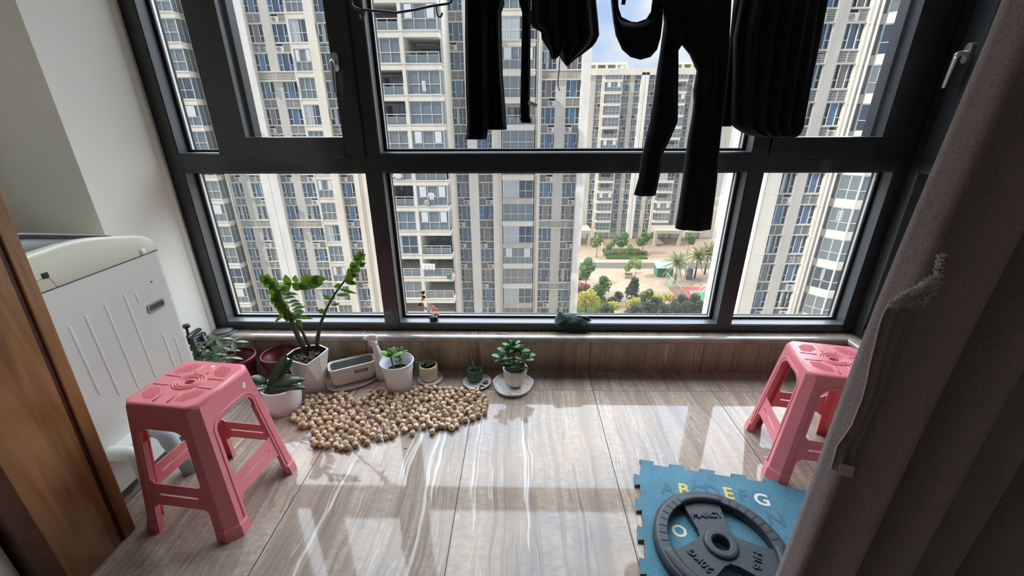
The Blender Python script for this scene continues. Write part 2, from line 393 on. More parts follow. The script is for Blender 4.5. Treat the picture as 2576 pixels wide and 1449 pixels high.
struct(MB().box(2.55, 2.75, 0.4, 2.10, -3.0, 9.0).build('wall_outside', mat('outside_render', (0.16, 0.16, 0.15), 0.9)), 'outer wall of the own building beside the side window')

# wooden door jamb on the left
M_WOOD = bpy.data.materials.new('stained_wood'); M_WOOD.use_nodes = True
t = M_WOOD.node_tree; p = t.nodes['Principled BSDF']
c = N(t, 'ShaderNodeTexCoord'); mp_ = N(t, 'ShaderNodeMapping'); mp_.inputs['Scale'].default_value = (16, 16, 1.3); t.links.new(c.outputs['Object'], mp_.inputs[0])
n1 = N(t, 'ShaderNodeTexNoise'); n1.inputs['Scale'].default_value = 1.6; n1.inputs['Detail'].default_value = 6; n1.inputs['Distortion'].default_value = 1.4; t.links.new(mp_.outputs[0], n1.inputs['Vector'])
cr = ramp(t, n1.outputs['Fac'], [(0.25, (0.15, 0.060, 0.020)), (0.48, (0.25, 0.110, 0.036)), (0.70, (0.33, 0.155, 0.055))])
t.links.new(cr, p.inputs['Base Color']); p.inputs['Roughness'].default_value = 0.35; p.inputs['Coat Weight'].default_value = 0.25; p.inputs['Coat Roughness'].default_value = 0.2
M_WOOD_D = mat('dark_wood', (0.055, 0.016, 0.006), 0.4, noise=(30, 0.4))
jamb = empty('door_1', (-1.306, 0.99, 0)); struct(jamb, 'brown stained wooden door jamb lining at the left')
def shear_box(mb, x0, x1, y0, y1, z0, z1, mi=0, k=0.05):
    K = Matrix(((1, 0, 0, 0), (0, 1, k, 0), (0, 0, 1, 0), (0, 0, 0, 1)))
    return mb.box(x0, x1, y0, y1, z0, z1, mi, tf=K)
shear_box(MB(), -0.040, 0.0, -0.036, 0.004, 0, 2.1).build('jamb_edge', M_WOOD, jamb, bevel=0.004)
shear_box(MB(), -0.040, -0.006, -0.050, -0.036, 0, 2.1).build('weather_strip', M_WOOD_D, jamb)
mb = MB(); mb.add([(-0.040, -0.205, 0), (-0.003, -0.205, 0), (-0.003, -0.050, 0), (-0.040, -0.050, 0), (-0.040, -0.205, 2.1), (-0.003, -0.205, 2.1), (-0.003, 0.055, 2.1), (-0.040, 0.055, 2.1)],
    [(0, 1, 2, 3), (4, 5, 6, 7), (0, 1, 5, 4), (1, 2, 6, 5), (2, 3, 7, 6), (3, 0, 4, 7)])
mb.build('jamb_panel', M_WOOD, jamb)
MB().box(-0.044, 0.010, -0.262, -0.206, 0, 2.1).build('architrave', M_WOOD_D, jamb, bevel=0.006)

# ------------------------------------------------------------------ front window
win = empty('window_1', (0, WY, 0.215)); struct(win, 'wide dark grey aluminium window with a low fixed row and a casement row')
def W(mb, name, mt, **k):
    o = mb.build(name, mt, **k); o.parent = win; o.matrix_parent_inverse = Matrix.Translation((0, -WY, -0.215)); return o
D0, D1 = WY, WY + 0.115
TOP = 2.52
f = MB()
f.box(-1.657, -1.592, D0, D1, 0.2155, TOP); f.box(1.712, 1.86, D0, D1, 0.2155, TOP)           # jambs
f.box(-0.725, -0.650, D0, D1, 0.2155, TOP); f.box(1.050, 1.120, D0, D1, 0.2155, TOP)          # mullions
f.box(-1.592, -0.725, D0, D1, 0.2155, 0.2585); f.box(-0.650, 1.050, D0, D1, 0.2155, 0.2585); f.box(1.120, 1.712, D0, D1, 0.2155, 0.2585)
f.box(-1.592, -0.725, D0 - 0.001, D1, 1.050, 1.133); f.box(-0.650, 1.050, D0 - 0.001, D1, 1.050, 1.133); f.box(1.120, 1.712, D0 - 0.001, D1, 1.050, 1.133)
f.box(-1.395, -1.340, D0, D1, 1.133, TOP)                                                      # narrow fixed light
f.box(-1.657, 1.86, D0, D1, TOP, 2.66)
W(f, 'window_frame', M_FRAME, bevel=0.003)
panes = [(-1.592, -0.725, 0.2585, 1.050), (-0.650, 1.050, 0.2585, 1.050), (1.120, 1.712, 0.2585, 1.050), (-1.592, -1.395, 1.133, TOP), (-0.650, 1.050, 1.133, TOP)]
for i, (x0, x1, z0, z1) in enumerate(panes):
    g = 0.018
    gk = MB()
    for y in (WY + 0.066, WY + 0.097):
        gk.box(x0, x0 + g, y, y + 0.010, z0, z1); gk.box(x1 - g, x1, y, y + 0.010, z0, z1); gk.box(x0 + g, x1 - g, y, y + 0.010, z0, z0 + g * 0.8); gk.box(x0 + g, x1 - g, y, y + 0.010, z1 - g * 0.8, z1)
    W(gk, 'gasket', M_GASKET)
    bd = MB(); y0, y1, q = WY + 0.004, WY + 0.0655, 0.0035  # liners added over the reveals to carry the lit grey
    bd.box(x0, x0 + q, y0, y1, z0, z1); bd.box(x1 - q, x1, y0, y1, z0, z1); bd.box(x0 + q, x1 - q, y0, y1, z0, z0 + q); bd.box(x0 + q, x1 - q, y0, y1, z1 - q, z1)
    W(bd, 'lit_reveal_liner', M_REVEAL_LIT)
    sp = MB(); y0, y1 = WY + 0.080, WY + 0.094
    sp.box(x0, x0 + 0.016, y0, y1, z0, z1); sp.box(x1 - 0.016, x1, y0, y1, z0, z1); sp.box(x0 + 0.016, x1 - 0.016, y0, y1, z0, z0 + 0.010); sp.box(x0 + 0.016, x1 - 0.016, y0, y1, z1 - 0.010, z1)
    W(sp, 'spacer_bar', M_SPACER)
    pn = MB(); Y = WY + 0.0775
    pn.add([(x0 + 0.002, Y, z0 + 0.002), (x1 - 0.002, Y, z0 + 0.002), (x1 - 0.002, Y, z1 - 0.002), (x0 + 0.002, Y, z1 - 0.002)], [(0, 1, 2, 3)])
    W(pn, 'glass_pane', M_GLASS_DUSTY if z0 < 1 else M_GLASS)
def make_handle(parent, pos, rz, tilt):
    R = Matrix.Translation(pos) @ Matrix.Rotation(rz, 4, 'Z')
    K = R @ Matrix(((1, 0, 0, 0), (0, 0, -1, 0), (0, 1, 0, 0), (0, 0, 0, 1)))
    b = MB(); b.prism(rrect(-0.0145, 0.0145, -0.036, 0.036, 0.0142, 6), 0, 0.011, tf=K)
    o1 = W(b, 'handle_rosette', M_SILVER, bevel=0.002)
    T = R @ Matrix.Rotation(tilt, 4, 'Y')
    q = MB(); q.tube([T @ Vector(v) for v in ((0, -0.010, 0), (0, -0.036, 0), (0, -0.043, -0.004), (0, -0.045, -0.012))], [0.0095, 0.0095, 0.0105, 0.0105], 12)
    rings = []
    for z, wv, th in ((-0.004, 0.011, 0.006), (-0.02, 0.011, 0.006), (-0.06, 0.0100, 0.0055), (-0.118, 0.0085, 0.005), (-0.124, 0.006, 0.0035)):
        rings.append([T @ Vector((wv * math.cos(a), -0.045 + th * math.sin(a), z)) for a in [2 * PI * i / 14 for i in range(14)]])
    q.loft(rings)
    o2 = W(q, 'handle_lever', M_SILVER)
    return o1, o2
def under(o, p_):                # hang a piece on the part it belongs to (both built in place)
    o.parent = p_; o.matrix_parent_inverse = Matrix.Identity(4); return o
def sash(x0, x1, z0, z1, gx0, gx1, gz0):
    s = MB(); y0, y1 = WY - 0.012, WY + 0.045
    s.box(x0, gx0, y0, y1, z0, z1); s.box(gx1, x1, y0, y1, z0, z1); s.box(gx0, gx1, y0, y1, z0, gz0); s.box(gx0, gx1, y0, y1, z1 - 0.08, z1)
    so_ = W(s, 'casement_sash', M_FRAME, bevel=0.004)
    # outer screen frame behind the sash and the dark shadow gap round it
    o = MB(); y0, y1 = WY + 0.046, WY + 0.100
    o.box(gx0 - 0.01, gx0 + 0.014, y0, y1, gz0 - 0.01, z1); o.box(gx1 - 0.014, gx1 + 0.01, y0, y1, gz0 - 0.01, z1); o.box(gx0, gx1, y0, y1, gz0 - 0.02, gz0 - 0.002)
    o.box(x0, gx0 - 0.01, WY + 0.046, D1, z0, z1); o.box(gx1 + 0.01, x1, WY + 0.046, D1, z0, z1); o.box(gx0 - 0.01, gx1 + 0.01, WY + 0.046, D1, z0, gz0 - 0.02)
    under(W(o, 'screen_frame', M_GASKET), so_)
    pn = MB(); Y = WY + 0.03
    pn.add([(gx0 - 0.01, Y, gz0 - 0.01), (gx1 + 0.01, Y, gz0 - 0.01), (gx1 + 0.01, Y, z1 - 0.07), (gx0 - 0.01, Y, z1 - 0.07)], [(0, 1, 2, 3)])
    gp_ = under(W(pn, 'glass_pane', M_GLASS), so_)
    if gx0 < 0:                                       # small certification mark etched in the lower left corner
        mk = MB(); x0, z0, y = gx0 + 0.047, gz0 + 0.006, WY + 0.0295
        mk.box(x0, x0 + 0.024, y - 0.0003, y, z0, z0 + 0.0016)
        for q_ in range(6):
            a = math.radians(150 - 24 * q_); p_ = Vector((x0 + 0.012 + 0.0095 * math.cos(a), 0, z0 + 0.0035 + 0.0050 * math.sin(a)))
            mk.box(p_.x - 0.0011, p_.x + 0.0011, y - 0.0003, y, p_.z - 0.0008, p_.z + 0.0016)
            mk.box(p_.x - 0.0004, p_.x + 0.0017, y - 0.0003, y, p_.z + 0.0004, p_.z + 0.0010)
        under(W(mk, 'etched_mark', M_BLACK), so_)
    return so_
S1 = sash(-1.342, -0.712, 1.118, 2.50, -1.252, -0.800, 1.206)
sash(1.124, 1.752, 1.112, 2.50, 1.200, 1.600, 1.200)
for q_ in make_handle(win, (-0.785, WY - 0.012, 1.505), 0, 0.06): under(q_, S1)

# ------------------------------------------------------------------ side window on the right
RX = 1.762
win2 = empty('window_2', (RX, 0, 0.215)); struct(win2, 'dark aluminium side window on the right behind the curtain')
win_keep = win
def W2(mb, name, mt, **k):
    o = mb.build(name, mt, **k); o.parent = win2; o.matrix_parent_inverse = Matrix.Translation((-RX, 0, -0.215)); return o
f = MB(); X0, X1 = RX, RX + 0.095
f.box(X0, X1, 1.955, WY - 0.001, 0.2155, 2.66); f.box(X0, X1, 0.40, 0.46, 0.2155, 2.66); f.box(X0, X1, 1.15, 1.22, 0.2155, 2.66)
f.box(X0, X1, 0.46, 1.15, 0.2155, 0.27); f.box(X0, X1, 1.22, 1.955, 0.2155, 0.27); f.box(X0, X1, 0.46, 1.15, 1.05, 1.13); f.box(X0, X1, 1.22, 1.955, 1.05, 1.13)
f.box(X0, X1, 0.46, 1.15, 2.52, 2.66); f.box(X0, X1, 1.22, 1.955, 2.52, 2.66)
W2(f, 'window_frame', M_FRAME, bevel=0.003)
s = MB(); a0, a1 = RX - 0.012, RX + 0.045
s.box(a0, a1, 1.865, 1.953, 1.118, 2.50); s.box(a0, a1, 1.225, 1.31, 1.118, 2.50); s.box(a0, a1, 1.31, 1.865, 1.118, 1.206); s.box(a0, a1, 1.31, 1.865, 2.42, 2.50)
S2 = W2(s, 'casement_sash', M_FRAME, bevel=0.004)
for (y0, y1, z0, z1) in ((0.46, 1.15, 0.27, 1.05), (1.22, 1.955, 0.27, 1.05), (0.46, 1.15, 1.13, 2.52), (1.31, 1.865, 1.206, 2.42)):
    W2(MB().add([(RX + 0.06, y0, z0), (RX + 0.06, y1, z0), (RX + 0.06, y1, z1), (RX + 0.06, y0, z1)], [(0, 1, 2, 3)]), 'glass_pane', M_GLASS_DUSTY)
_w = W; W = W2
for q_ in make_handle(win2, (RX - 0.012, 1.908, 1.512), -PI / 2, 0.08): under(q_, S2)
W = _w

# ------------------------------------------------------------------ outside: apartment blocks
M_CREAM = facade_mat('cream_render', (0.70, 0.66, 0.585), off=0.2)
M_WHITEP = facade_mat('pale_pier_panels', (0.71, 0.69, 0.655), off=0.9)
M_GREYP = facade_mat('grey_pier_render', (0.50, 0.48, 0.44), off=0.9, joint=0.02)
M_BEIGE = mat('beige_spandrel', (0.47, 0.44, 0.39), 0.8, 0.2, noise=(0.8, 0.15))
M_ENDWALL = facade_mat('white_end_wall', (0.84, 0.80, 0.72), off=0.4, stain=0.05, joint=0.04)
M_ALU = mat('pale_window_frames', (0.60, 0.63, 0.65), 0.4)
M_LOUV = mat('louver_slats', (0.55, 0.54, 0.50), 0.6)
M_LOUVB = mat('louver_recess', (0.10, 0.105, 0.11), 0.8)
M_AC = mat('white_outdoor_unit', (0.56, 0.555, 0.54), 0.5)
M_FAN = mat('dark_fan_grille', (0.07, 0.075, 0.08), 0.6)
def pane_mat(name, color, r=0.06): return mat(name, color, r, 0.8, coat=0.6)
P_DARK = pane_mat('dark_glass', (0.025, 0.04, 0.06)); P_BLUE = pane_mat('blue_glass', (0.028, 0.072, 0.125)); P_TEAL = pane_mat('green_glass', (0.06, 0.10, 0.11))
P_CURT = pane_mat('blue_curtain_behind_glass', (0.045, 0.135, 0.25), 0.3); P_PALE = pane_mat('pale_curtain_behind_glass', (0.42, 0.46, 0.47), 0.3); P_BROWN = pane_mat('brown_curtain_behind_glass', (0.16, 0.12, 0.10), 0.3)
P_BAY = pane_mat('grey_bay_glass', (0.13, 0.16, 0.17), 0.08)
WM = [M_ALU, P_DARK, P_BLUE, P_TEAL, P_CURT, P_PALE, P_BROWN]
r2 = random.Random(3)

def curtain_strip(mb, x0, x1, z0, z1, y, mi):
    n = max(4, int((x1 - x0) / 0.09)); ring = []
    for z in (z0, z1): ring.append([(x0 + (x1 - x0) * i / n, y + (0.03 if i % 2 else -0.03), z) for i in range(n + 1)])
    mb.loft(ring, mi, True, closed=False)
def window_unit(w, h, v):
    """three lights: fixed centre, narrow side casements with a lower light"""
    mb = MB(); a = w * 0.29; tz = h * 0.36; t = 0.055
    mb.box(0, w, -0.03, 0.05, 0, t); mb.box(0, w, -0.03, 0.05, h - t, h)
    for x in (0, w - t): mb.box(x, x + t, -0.03, 0.05, t, h - t)
    for x in (a, w - a): mb.box(x - t / 2, x + t / 2, -0.04, 0.05, t, h - t)
    mb.box(t, a, -0.03, 0.04, tz - t / 2, tz + t / 2); mb.box(w - a, w - t, -0.03, 0.04, tz - t / 2, tz + t / 2)
    base = [1, 2, 2, 1, 3, 1][v]
    mb.add([(t, 0.14, t), (w - t, 0.14, t), (w - t, 0.14, h - t), (t, 0.14, h - t)], [(0, 1, 2, 3)], base)
    cm = [4, 4, 1, 5, 4, 6][v]
    if v == 0: curtain_strip(mb, a, w - a, t, h - t, 0.08, cm)
    if v == 1: curtain_strip(mb, t, a * 0.9, t, h - t, 0.08, cm); curtain_strip(mb, w - a * 1.3, w - t, t, h - t, 0.08, cm)
    if v == 3: curtain_strip(mb, a, a + (w - 2 * a) * 0.45, t, h - t, 0.08, cm)
    if v == 4: curtain_strip(mb, a * 1.1, w * 0.62, t, h - t, 0.08, cm)
    if v == 5: curtain_strip(mb, a, w - a, t, h - t, 0.08, cm)
    if v in (1, 3, 4):           # one casement pushed open
        x = w - a if v != 3 else t; s_ = 1 if v != 3 else -1; L = a - t
        e = Vector((0.45 * L * s_, -0.85 * L, 0)); hx = w - t if v != 3 else t + a - t
        hx = w - a if v != 3 else a
        for z in (tz + 0.03, h - t - 0.05):
            mb.add([(hx, -0.05, z), (hx + e.x, -0.05 + e.y, z), (hx + e.x, -0.05 + e.y, z + 0.05), (hx, -0.05, z + 0.05)], [(0, 1, 2, 3)], 0)
        mb.box(hx + e.x - 0.03, hx + e.x + 0.03, -0.08 + e.y, -0.02 + e.y, tz + 0.03, h - t, 0)
        mb.add([(hx, -0.05, tz + 0.06), (hx + e.x, -0.05 + e.y, tz + 0.06), (hx + e.x, -0.05 + e.y, h - t - 0.05), (hx, -0.05, h - t - 0.05)], [(0, 1, 2, 3)], 2)
    return mb
def louver_unit(w, h, v):
    mb = MB(); t = 0.09
    mb.box(0, w, -0.10, 0.10, h - t, h); mb.box(0, w, -0.16, 0.10, 0, t)
    mb.box(0, 0.06, -0.06, 0.06, t, h - t); mb.box(w - 0.06, w, -0.06, 0.06, t, h - t); mb.box(w / 2 - 0.03, w / 2 + 0.03, -0.06, 0.04, t, h - t)
    mb.add([(0, 0.42, t), (w, 0.42, t), (w, 0.42, h - t), (0, 0.42, h - t)], [(0, 1, 2, 3)], 1)
    mb.add([(0, 0.0, t), (w, 0.0, t), (w, 0.42, t), (0, 0.42, t)], [(0, 1, 2, 3)], 1)
    rng = {0: (0, 1), 1: (0, 0.5), 2: (0.5, 1), 3: (0, 1)}[v]
    n = 7 if v != 3 else 5
    for i in range(n):
        z = t + (h - 2 * t) * (i + 0.5) / n
        K = Matrix.Translation((0, 0.0, z)) @ Matrix.Rotation(-0.5, 4, 'X')
        mb.box(rng[0] * w + 0.03, rng[1] * w - 0.03, -0.05, 0.05, -0.012, 0.012, 0, tf=K)
    return mb
def ac_unit():
    mb = MB(); mb.box(-0.42, 0.42, 0, 0.30, 0, 0.56, 0)
    K = Matrix.Translation((-0.12, -0.012, 0.28)) @ Matrix.Rotation(PI / 2, 4, 'X')
    mb.lathe([(0.0, 0), (0.23, 0), (0.23, 0.012), (0.0, 0.012)], 20, mi=1, tf=K)
    for r in (0.06, 0.12, 0.18, 0.225):
        mb.tube([K @ Vector((r * math.cos(a), r * math.sin(a), 0.016)) for a in [2 * PI * i / 18 for i in range(19)]], 0.010, 4, 0, False)
    mb.box(-0.30, -0.22, 0.05, 0.25, -0.05, 0); mb.box(0.22, 0.30, 0.05, 0.25, -0.05, 0)
    return mb
AC = proto(ac_unit(), 'air_conditioner', [M_AC, M_FAN])
BM = [M_CREAM, M_ALU, P_BAY, P_PALE, P_DARK, M_BEIGE]
def balcony_unit(w, pitch, depth, v, side=0, slab_mi=0, open_left=False):
    """one storey of a projecting balcony bay: slab band, then railing or full glazing; front at y=0, wall at y=depth"""
    mb = MB(); sb = 0.62
    mb.box(-0.10, w + 0.10, -0.10, depth, 0, sb, slab_mi); mb.box(-0.16, w + 0.16, -0.16, depth, sb - 0.10, sb, slab_mi)
    z0, z1 = sb, pitch
    mb.add([(0, depth - 0.05, z0), (w, depth - 0.05, z0), (w, depth - 0.05, z1), (0, depth - 0.05, z1)], [(0, 1, 2, 3)], 5)
    mb.add([(0.15 * w, depth - 0.09, z0), (0.85 * w, depth - 0.09, z0), (0.85 * w, depth - 0.09, z1 - 0.35), (0.15 * w, depth - 0.09, z1 - 0.35)], [(0, 1, 2, 3)], 4)
    for i in range(3): x = 0.15 * w + 0.70 * w * i / 2; mb.box(x - 0.03, x + 0.03, depth - 0.14, depth - 0.08, z0, z1 - 0.35, 1)
    t = 0.05; n = max(3, round(w / 1.0))
    if v in (0, 3):                                   # open, with glass railing and rail
        mb.box(0, w, -0.02, 0.04, z0 + 0.95, z0 + 1.02, 1); mb.box(0, w, 0.0, 0.03, z0 + 0.70, z0 + 0.73, 1)
        for i in range(n + 1): x = w * i / n; mb.box(x - 0.025, x + 0.025, -0.02, 0.03, z0, z0 + 1.0, 1)
        mb.add([(0, 0.02, z0 + 0.03), (w, 0.02, z0 + 0.03), (w, 0.02, z0 + 0.68), (0, 0.02, z0 + 0.68)], [(0, 1, 2, 3)], 2)
        mb.box(w * 0.2, w * 0.8, depth * 0.45, depth * 0.45 + 0.04, z1 - 0.35, z1 - 0.31, 1)
    else:                                             # glazed in
        mb.box(0, w, -0.02, 0.05, z0 + 0.92, z0 + 0.98, 1); mb.box(0, w, -0.02, 0.05, z1 - 0.07, z1, 1); mb.box(0, w, -0.02, 0.05, z0, z0 + 0.06, 1)
        for i in range(n + 1): x = min(w - t, w * i / n); mb.box(x, x + t, -0.02, 0.05, z0, z1, 1)
        mb.add([(0, 0.06, z0), (w, 0.06, z0), (w, 0.06, z1), (0, 0.06, z1)], [(0, 1, 2, 3)], 2 if v != 2 else 4)
        if v == 2: curtain_strip(mb, 0.05, w * 0.55, z0 + 0.05, z1 - 0.05, 0.03, 3)
        if v == 4: mb.box(w * 0.08, w * 0.30, -0.06, -0.02, z0 + 1.0, z1 - 0.1, 1); mb.box(w * 0.72, w * 0.93, -0.06, -0.02, z0 + 1.0, z1 - 0.1, 1)
        if side:
            for sx in ((w,) if side > 0 else (0,)):
                mb.add([(sx, 0, z0), (sx, depth, z0), (sx, depth, z1), (sx, 0, z1)], [(0, 1, 2, 3)], 2)
                for i in range(3): y = depth * i / 2; mb.box(sx - 0.03, sx + 0.03, y - 0.03, y + 0.03, z0, z1, 1)
    return mb
PROTO = {}
def getp(key, fn, mats):
    if key not in PROTO: PROTO[key] = proto(fn(), key[0], mats)
    return PROTO[key]

FLOOR_H = 2.89
def window_column(b, x0, x1, y, zbs, wh=1.85, variants=(0, 1, 2, 3, 4, 5), bands=(), plain=False):
    w = round(x1 - x0, 2); h = FLOOR_H - wh
    for zb in zbs:
        v = r2.choice(variants)
        me = getp(('window', w, wh, v), lambda: window_unit(w, wh, v), WM); link_mesh('window', me, b, (x0, y + 0.10, zb))
        k = r2.random(); lv = 0 if k < 0.35 else (1 if k < 0.6 else 2 if k < 0.85 else 3)
        me = getp(('louver', w, h, lv), lambda: louver_unit(w, h, lv), [M_LOUV, M_LOUVB]); link_mesh('louver', me, b, (x0, y + 0.10, zb - h))
        if lv in (1, 2) and not plain:
            o = link_mesh('air_conditioner', AC, b, (x0 + w * (0.74 if lv == 1 else 0.26), y + 0.02, zb - h + 0.14))
        elif not plain and lv == 3:
            link_mesh('air_conditioner', AC, b, (x0 + w * 0.28, y + 0.20, zb - h + 0.14)); link_mesh('air_conditioner', AC, b, (x0 + w * 0.74, y + 0.20, zb - h + 0.14))
def pier(b, x0, x1, y0, y1, z0, z1, m, name='pier'):
    return MB().box(x0, x1, y0, y1, z0, z1).build(name, m, b)
def pipe(b, x, y, z0, z1, r=0.08):
    mb = MB(); mb.tube([(x, y, z0), (x, y, z1)], r, 8)
    z = z0 + 1.0
    while z < z1: mb.box(x - r * 1.5, x + r * 1.5, y - 0.02, y + 0.2, z, z + 0.06); z += FLOOR_H
    return mb.build('drainpipe', M_CREAM, b)
def band_row(b, x0, x1, y, zb, h=1.04):
    """louvered band that runs across both windows and the pier between"""
    w = round(x1 - x0, 2)
    me = getp(('louver_band', w), lambda: louver_unit(w, h, 0), [M_CREAM, M_LOUVB]); link_mesh('louver_band', me, b, (x0, y - 0.08, zb - h))

# --- block across the court: left section
ZB = [-8.53 + FLOOR_H * k for k in range(-6, 8)]; Z0, Z1 = -33.7, -8.53 + FLOOR_H * 8
BAND = [-8.53 + FLOOR_H * k for k in (-4, -1, 2, 5)]
FY = 54.0
bA = empty('apartment_block', (-28, FY, -33.7)); tag(bA, 'cream apartment block at the left with paired blue windows, behind the potted plants', 'building')
def P_(b):      # children given in world metres
    b.location = (0, 0, 0)
P_(bA)
MB().box(-44, -17.0, FY + 0.55, FY + 12, Z0, Z1).build('wall', M_CREAM, bA)
for (x0, x1) in ((-36.85, -35.43), (-34.32, -32.63), (-30.45, -28.83), (-27.80, -25.96), (-22.74, -20.90)):
    window_column(bA, x0, x1, FY, ZB)
for (x0, x1, m, d) in ((-37.25, -36.85, M_CREAM, 0.15), (-35.43, -34.32, M_GREYP, 0.0), (-32.63, -31.55, M_WHITEP, 0.5), (-31.50, -30.45, M_WHITEP, 0.5), (-28.83, -27.80, M_GREYP, 0.0),
                       (-25.96, -25.72, M_CREAM, 0.2), (-23.76, -22.74, M_CREAM, 0.35), (-20.90, -17.0, M_CREAM, 0.35)):
    pier(bA, x0, x1, FY - d, FY + 0.6, Z0, Z1, m)
for zb in BAND: band_row(bA, -36.85, -32.63, FY, zb); band_row(bA, -30.45, -25.96, FY, zb)
pipe(bA, -37.0, FY - 0.3, Z0, Z1); pipe(bA, -20.3, FY - 0.45, Z0, Z1)
for i, zb in enumerate(ZB):
    v = [1, 4, 2, 1, 1, 4, 1, 2, 1, 4, 2, 1, 1, 4][i]
    link_mesh('balcony', getp(('balcony', 6.2, v, 'l'), lambda: balcony_unit(6.2, FLOOR_H, 1.6, v, side=1, slab_mi=0), BM), bA, (-43.95, FY - 1.0, zb - 0.62))
    v = [1, 2, 4, 1, 2, 1, 4, 2, 1, 2, 1, 4, 2, 1][i]
    link_mesh('balcony', getp(('balcony', 1.96, v, 'm'), lambda: balcony_unit(1.96, FLOOR_H, 0.5, v), BM), bA, (-25.72, FY - 0.1, zb - 0.62))

# --- the same block, middle section with the projecting balconies
bB = empty('apartment_block', (0, 0, 0)); tag(bB, 'cream apartment block in the middle with stacked projecting balconies and drying laundry', 'building')
MB().box(-17.0, 7.9, FY + 0.55, FY + 12, Z0, Z1).build('wall', M_CREAM, bB)
for (x0, x1) in ((-8.05, -6.42), (-5.30, -3.46), (2.37, 4.04), (5.21, 6.92)):
    window_column(bB, x0, x1, FY, ZB)
for (x0, x1, m, d) in ((-6.42, -5.30, M_WHITEP, 0.5), (-3.46, -2.30, M_CREAM, 0.5), (4.04, 5.21, M_GREYP, 0.0), (6.92, 7.90, M_WHITEP, 0.6), (1.75, 2.37, M_CREAM, 0.3)):
    pier(bB, x0, x1, FY - d, FY + 0.6, Z0, Z1, m)
for zb in BAND: band_row(bB, 2.37, 6.92, FY, zb)
pipe(bB, 2.05, FY - 0.42, Z0, Z1); pipe(bB, -2.45, FY - 0.62, Z0, Z1)
BYF = 48.0
pier(bB, -12.06, -11.70, BYF - 0.12, FY + 0.6, Z0, Z1, M_CREAM, 'balcony_divider'); pier(bB, -8.28, -8.02, BYF + 1.4, FY + 0.6, Z0, Z1, M_CREAM, 'balcony_side_wall')
pier(bB, -16.9, -16.2, BYF + 1.2, FY + 0.6, Z0, Z1, M_CREAM, 'balcony_side_wall')
vs1 = [1, 3, 1, 0, 2, 1, 0, 1, 1, 3, 0, 1, 0, 1]; vs2 = [3, 0, 3, 0, 3, 4, 4, 0, 4, 1, 1, 0, 4, 1]
for i, zb in enumerate(ZB):
    link_mesh('balcony', getp(('balcony', 4.1, vs1[i], 'p'), lambda: balcony_unit(4.1, FLOOR_H, 5.5, vs1[i]), BM), bB, (-16.2, BYF, zb - 0.45))
    link_mesh('balcony', getp(('balcony', 3.4, vs2[i], 'q'), lambda: balcony_unit(3.4, FLOOR_H, 5.5, vs2[i], side=1), BM), bB, (-11.65, BYF, zb - 0.45))
    v = [1, 2, 1, 4, 2, 1, 2, 1, 1, 0, 1, 4, 2, 1][i]
    link_mesh('balcony', getp(('balcony', 3.75, v, 'r'), lambda: balcony_unit(3.75, FLOOR_H, 1.2, v, slab_mi=5 if i % 3 else 0), BM), bB, (-2.20, FY - 0.7, zb - 0.62))

# washing hung out on the balconies of the middle block
M_SHEET = mat('white_washing', (0.78, 0.78, 0.80), 0.9); M_WASHC = mat('pale_washing', (0.55, 0.50, 0.46), 0.9); M_WASHG = mat('green_washing', (0.10, 0.24, 0.12), 0.9)
def hang_cloth(px, py, w_, h_, m_, label, kind='laundry', sleeves=False, Y=47.80):
    a = at(px, py, Y); e = empty(kind, (a.x, Y, a.z)); mb = MB(); n_ = 14; rows = []
    for j in range(6):
        z = -h_ * j / 5; k_ = 1 - 0.10 * (j / 5) * (0 if not sleeves else 1)
        rows.append([Vector((w_ * k_ * (i / n_ - 0.5), 0.05 * math.sin(i * 1.7 + j * 0.4), z + 0.02 * math.sin(i))) for i in range(n_ + 1)])
    mb.loft(rows, closed=False)
    if sleeves:
        for s_ in (-1, 1): mb.loft([[Vector((s_ * w_ * 0.46, 0.03, -0.02)), Vector((s_ * w_ * 0.85, 0.0, -0.32))], [Vector((s_ * w_ * 0.46, -0.03, -0.25)), Vector((s_ * w_ * 0.72, 0, -0.45))]], closed=False)
    o = mb.build('cloth', m_, e, solid=0.03)
    MB().tube([(-w_ * 0.6, 0.0, 0.03), (w_ * 0.6, 0.0, 0.03)], 0.02, 6).tube([(0, 0, 0.03), (0, 0.7, 0.10)], 0.02, 6).build('pole', M_ALU, e); tag(e, label, 'laundry', 'washing on the balconies')
hang_cloth(1078, 664, 1.55, 0.75, M_SHEET, 'white sheet hung out below the middle balconies, largest piece of washing')
hang_cloth(1085, 486, 0.55, 0.75, M_SHEET, 'white shirt drying in front of a balcony, upper of two together', sleeves=True)
hang_cloth(1074, 504, 0.40, 0.60, M_WASHC, 'pale garment drying left of the white shirt', sleeves=True)
hang_cloth(1129, 690, 0.55, 0.60, M_WASHG, 'small green cloth over the balcony railing near the white sheet')
hang_cloth(1066, 205, 0.35, 0.95, M_SHEET, 'narrow white towel hanging in an upper balcony')
hang_cloth(1000, 437, 0.75, 0.55, M_SHEET, 'white bundle of washing at the balcony next to the window mullion', sleeves=True)

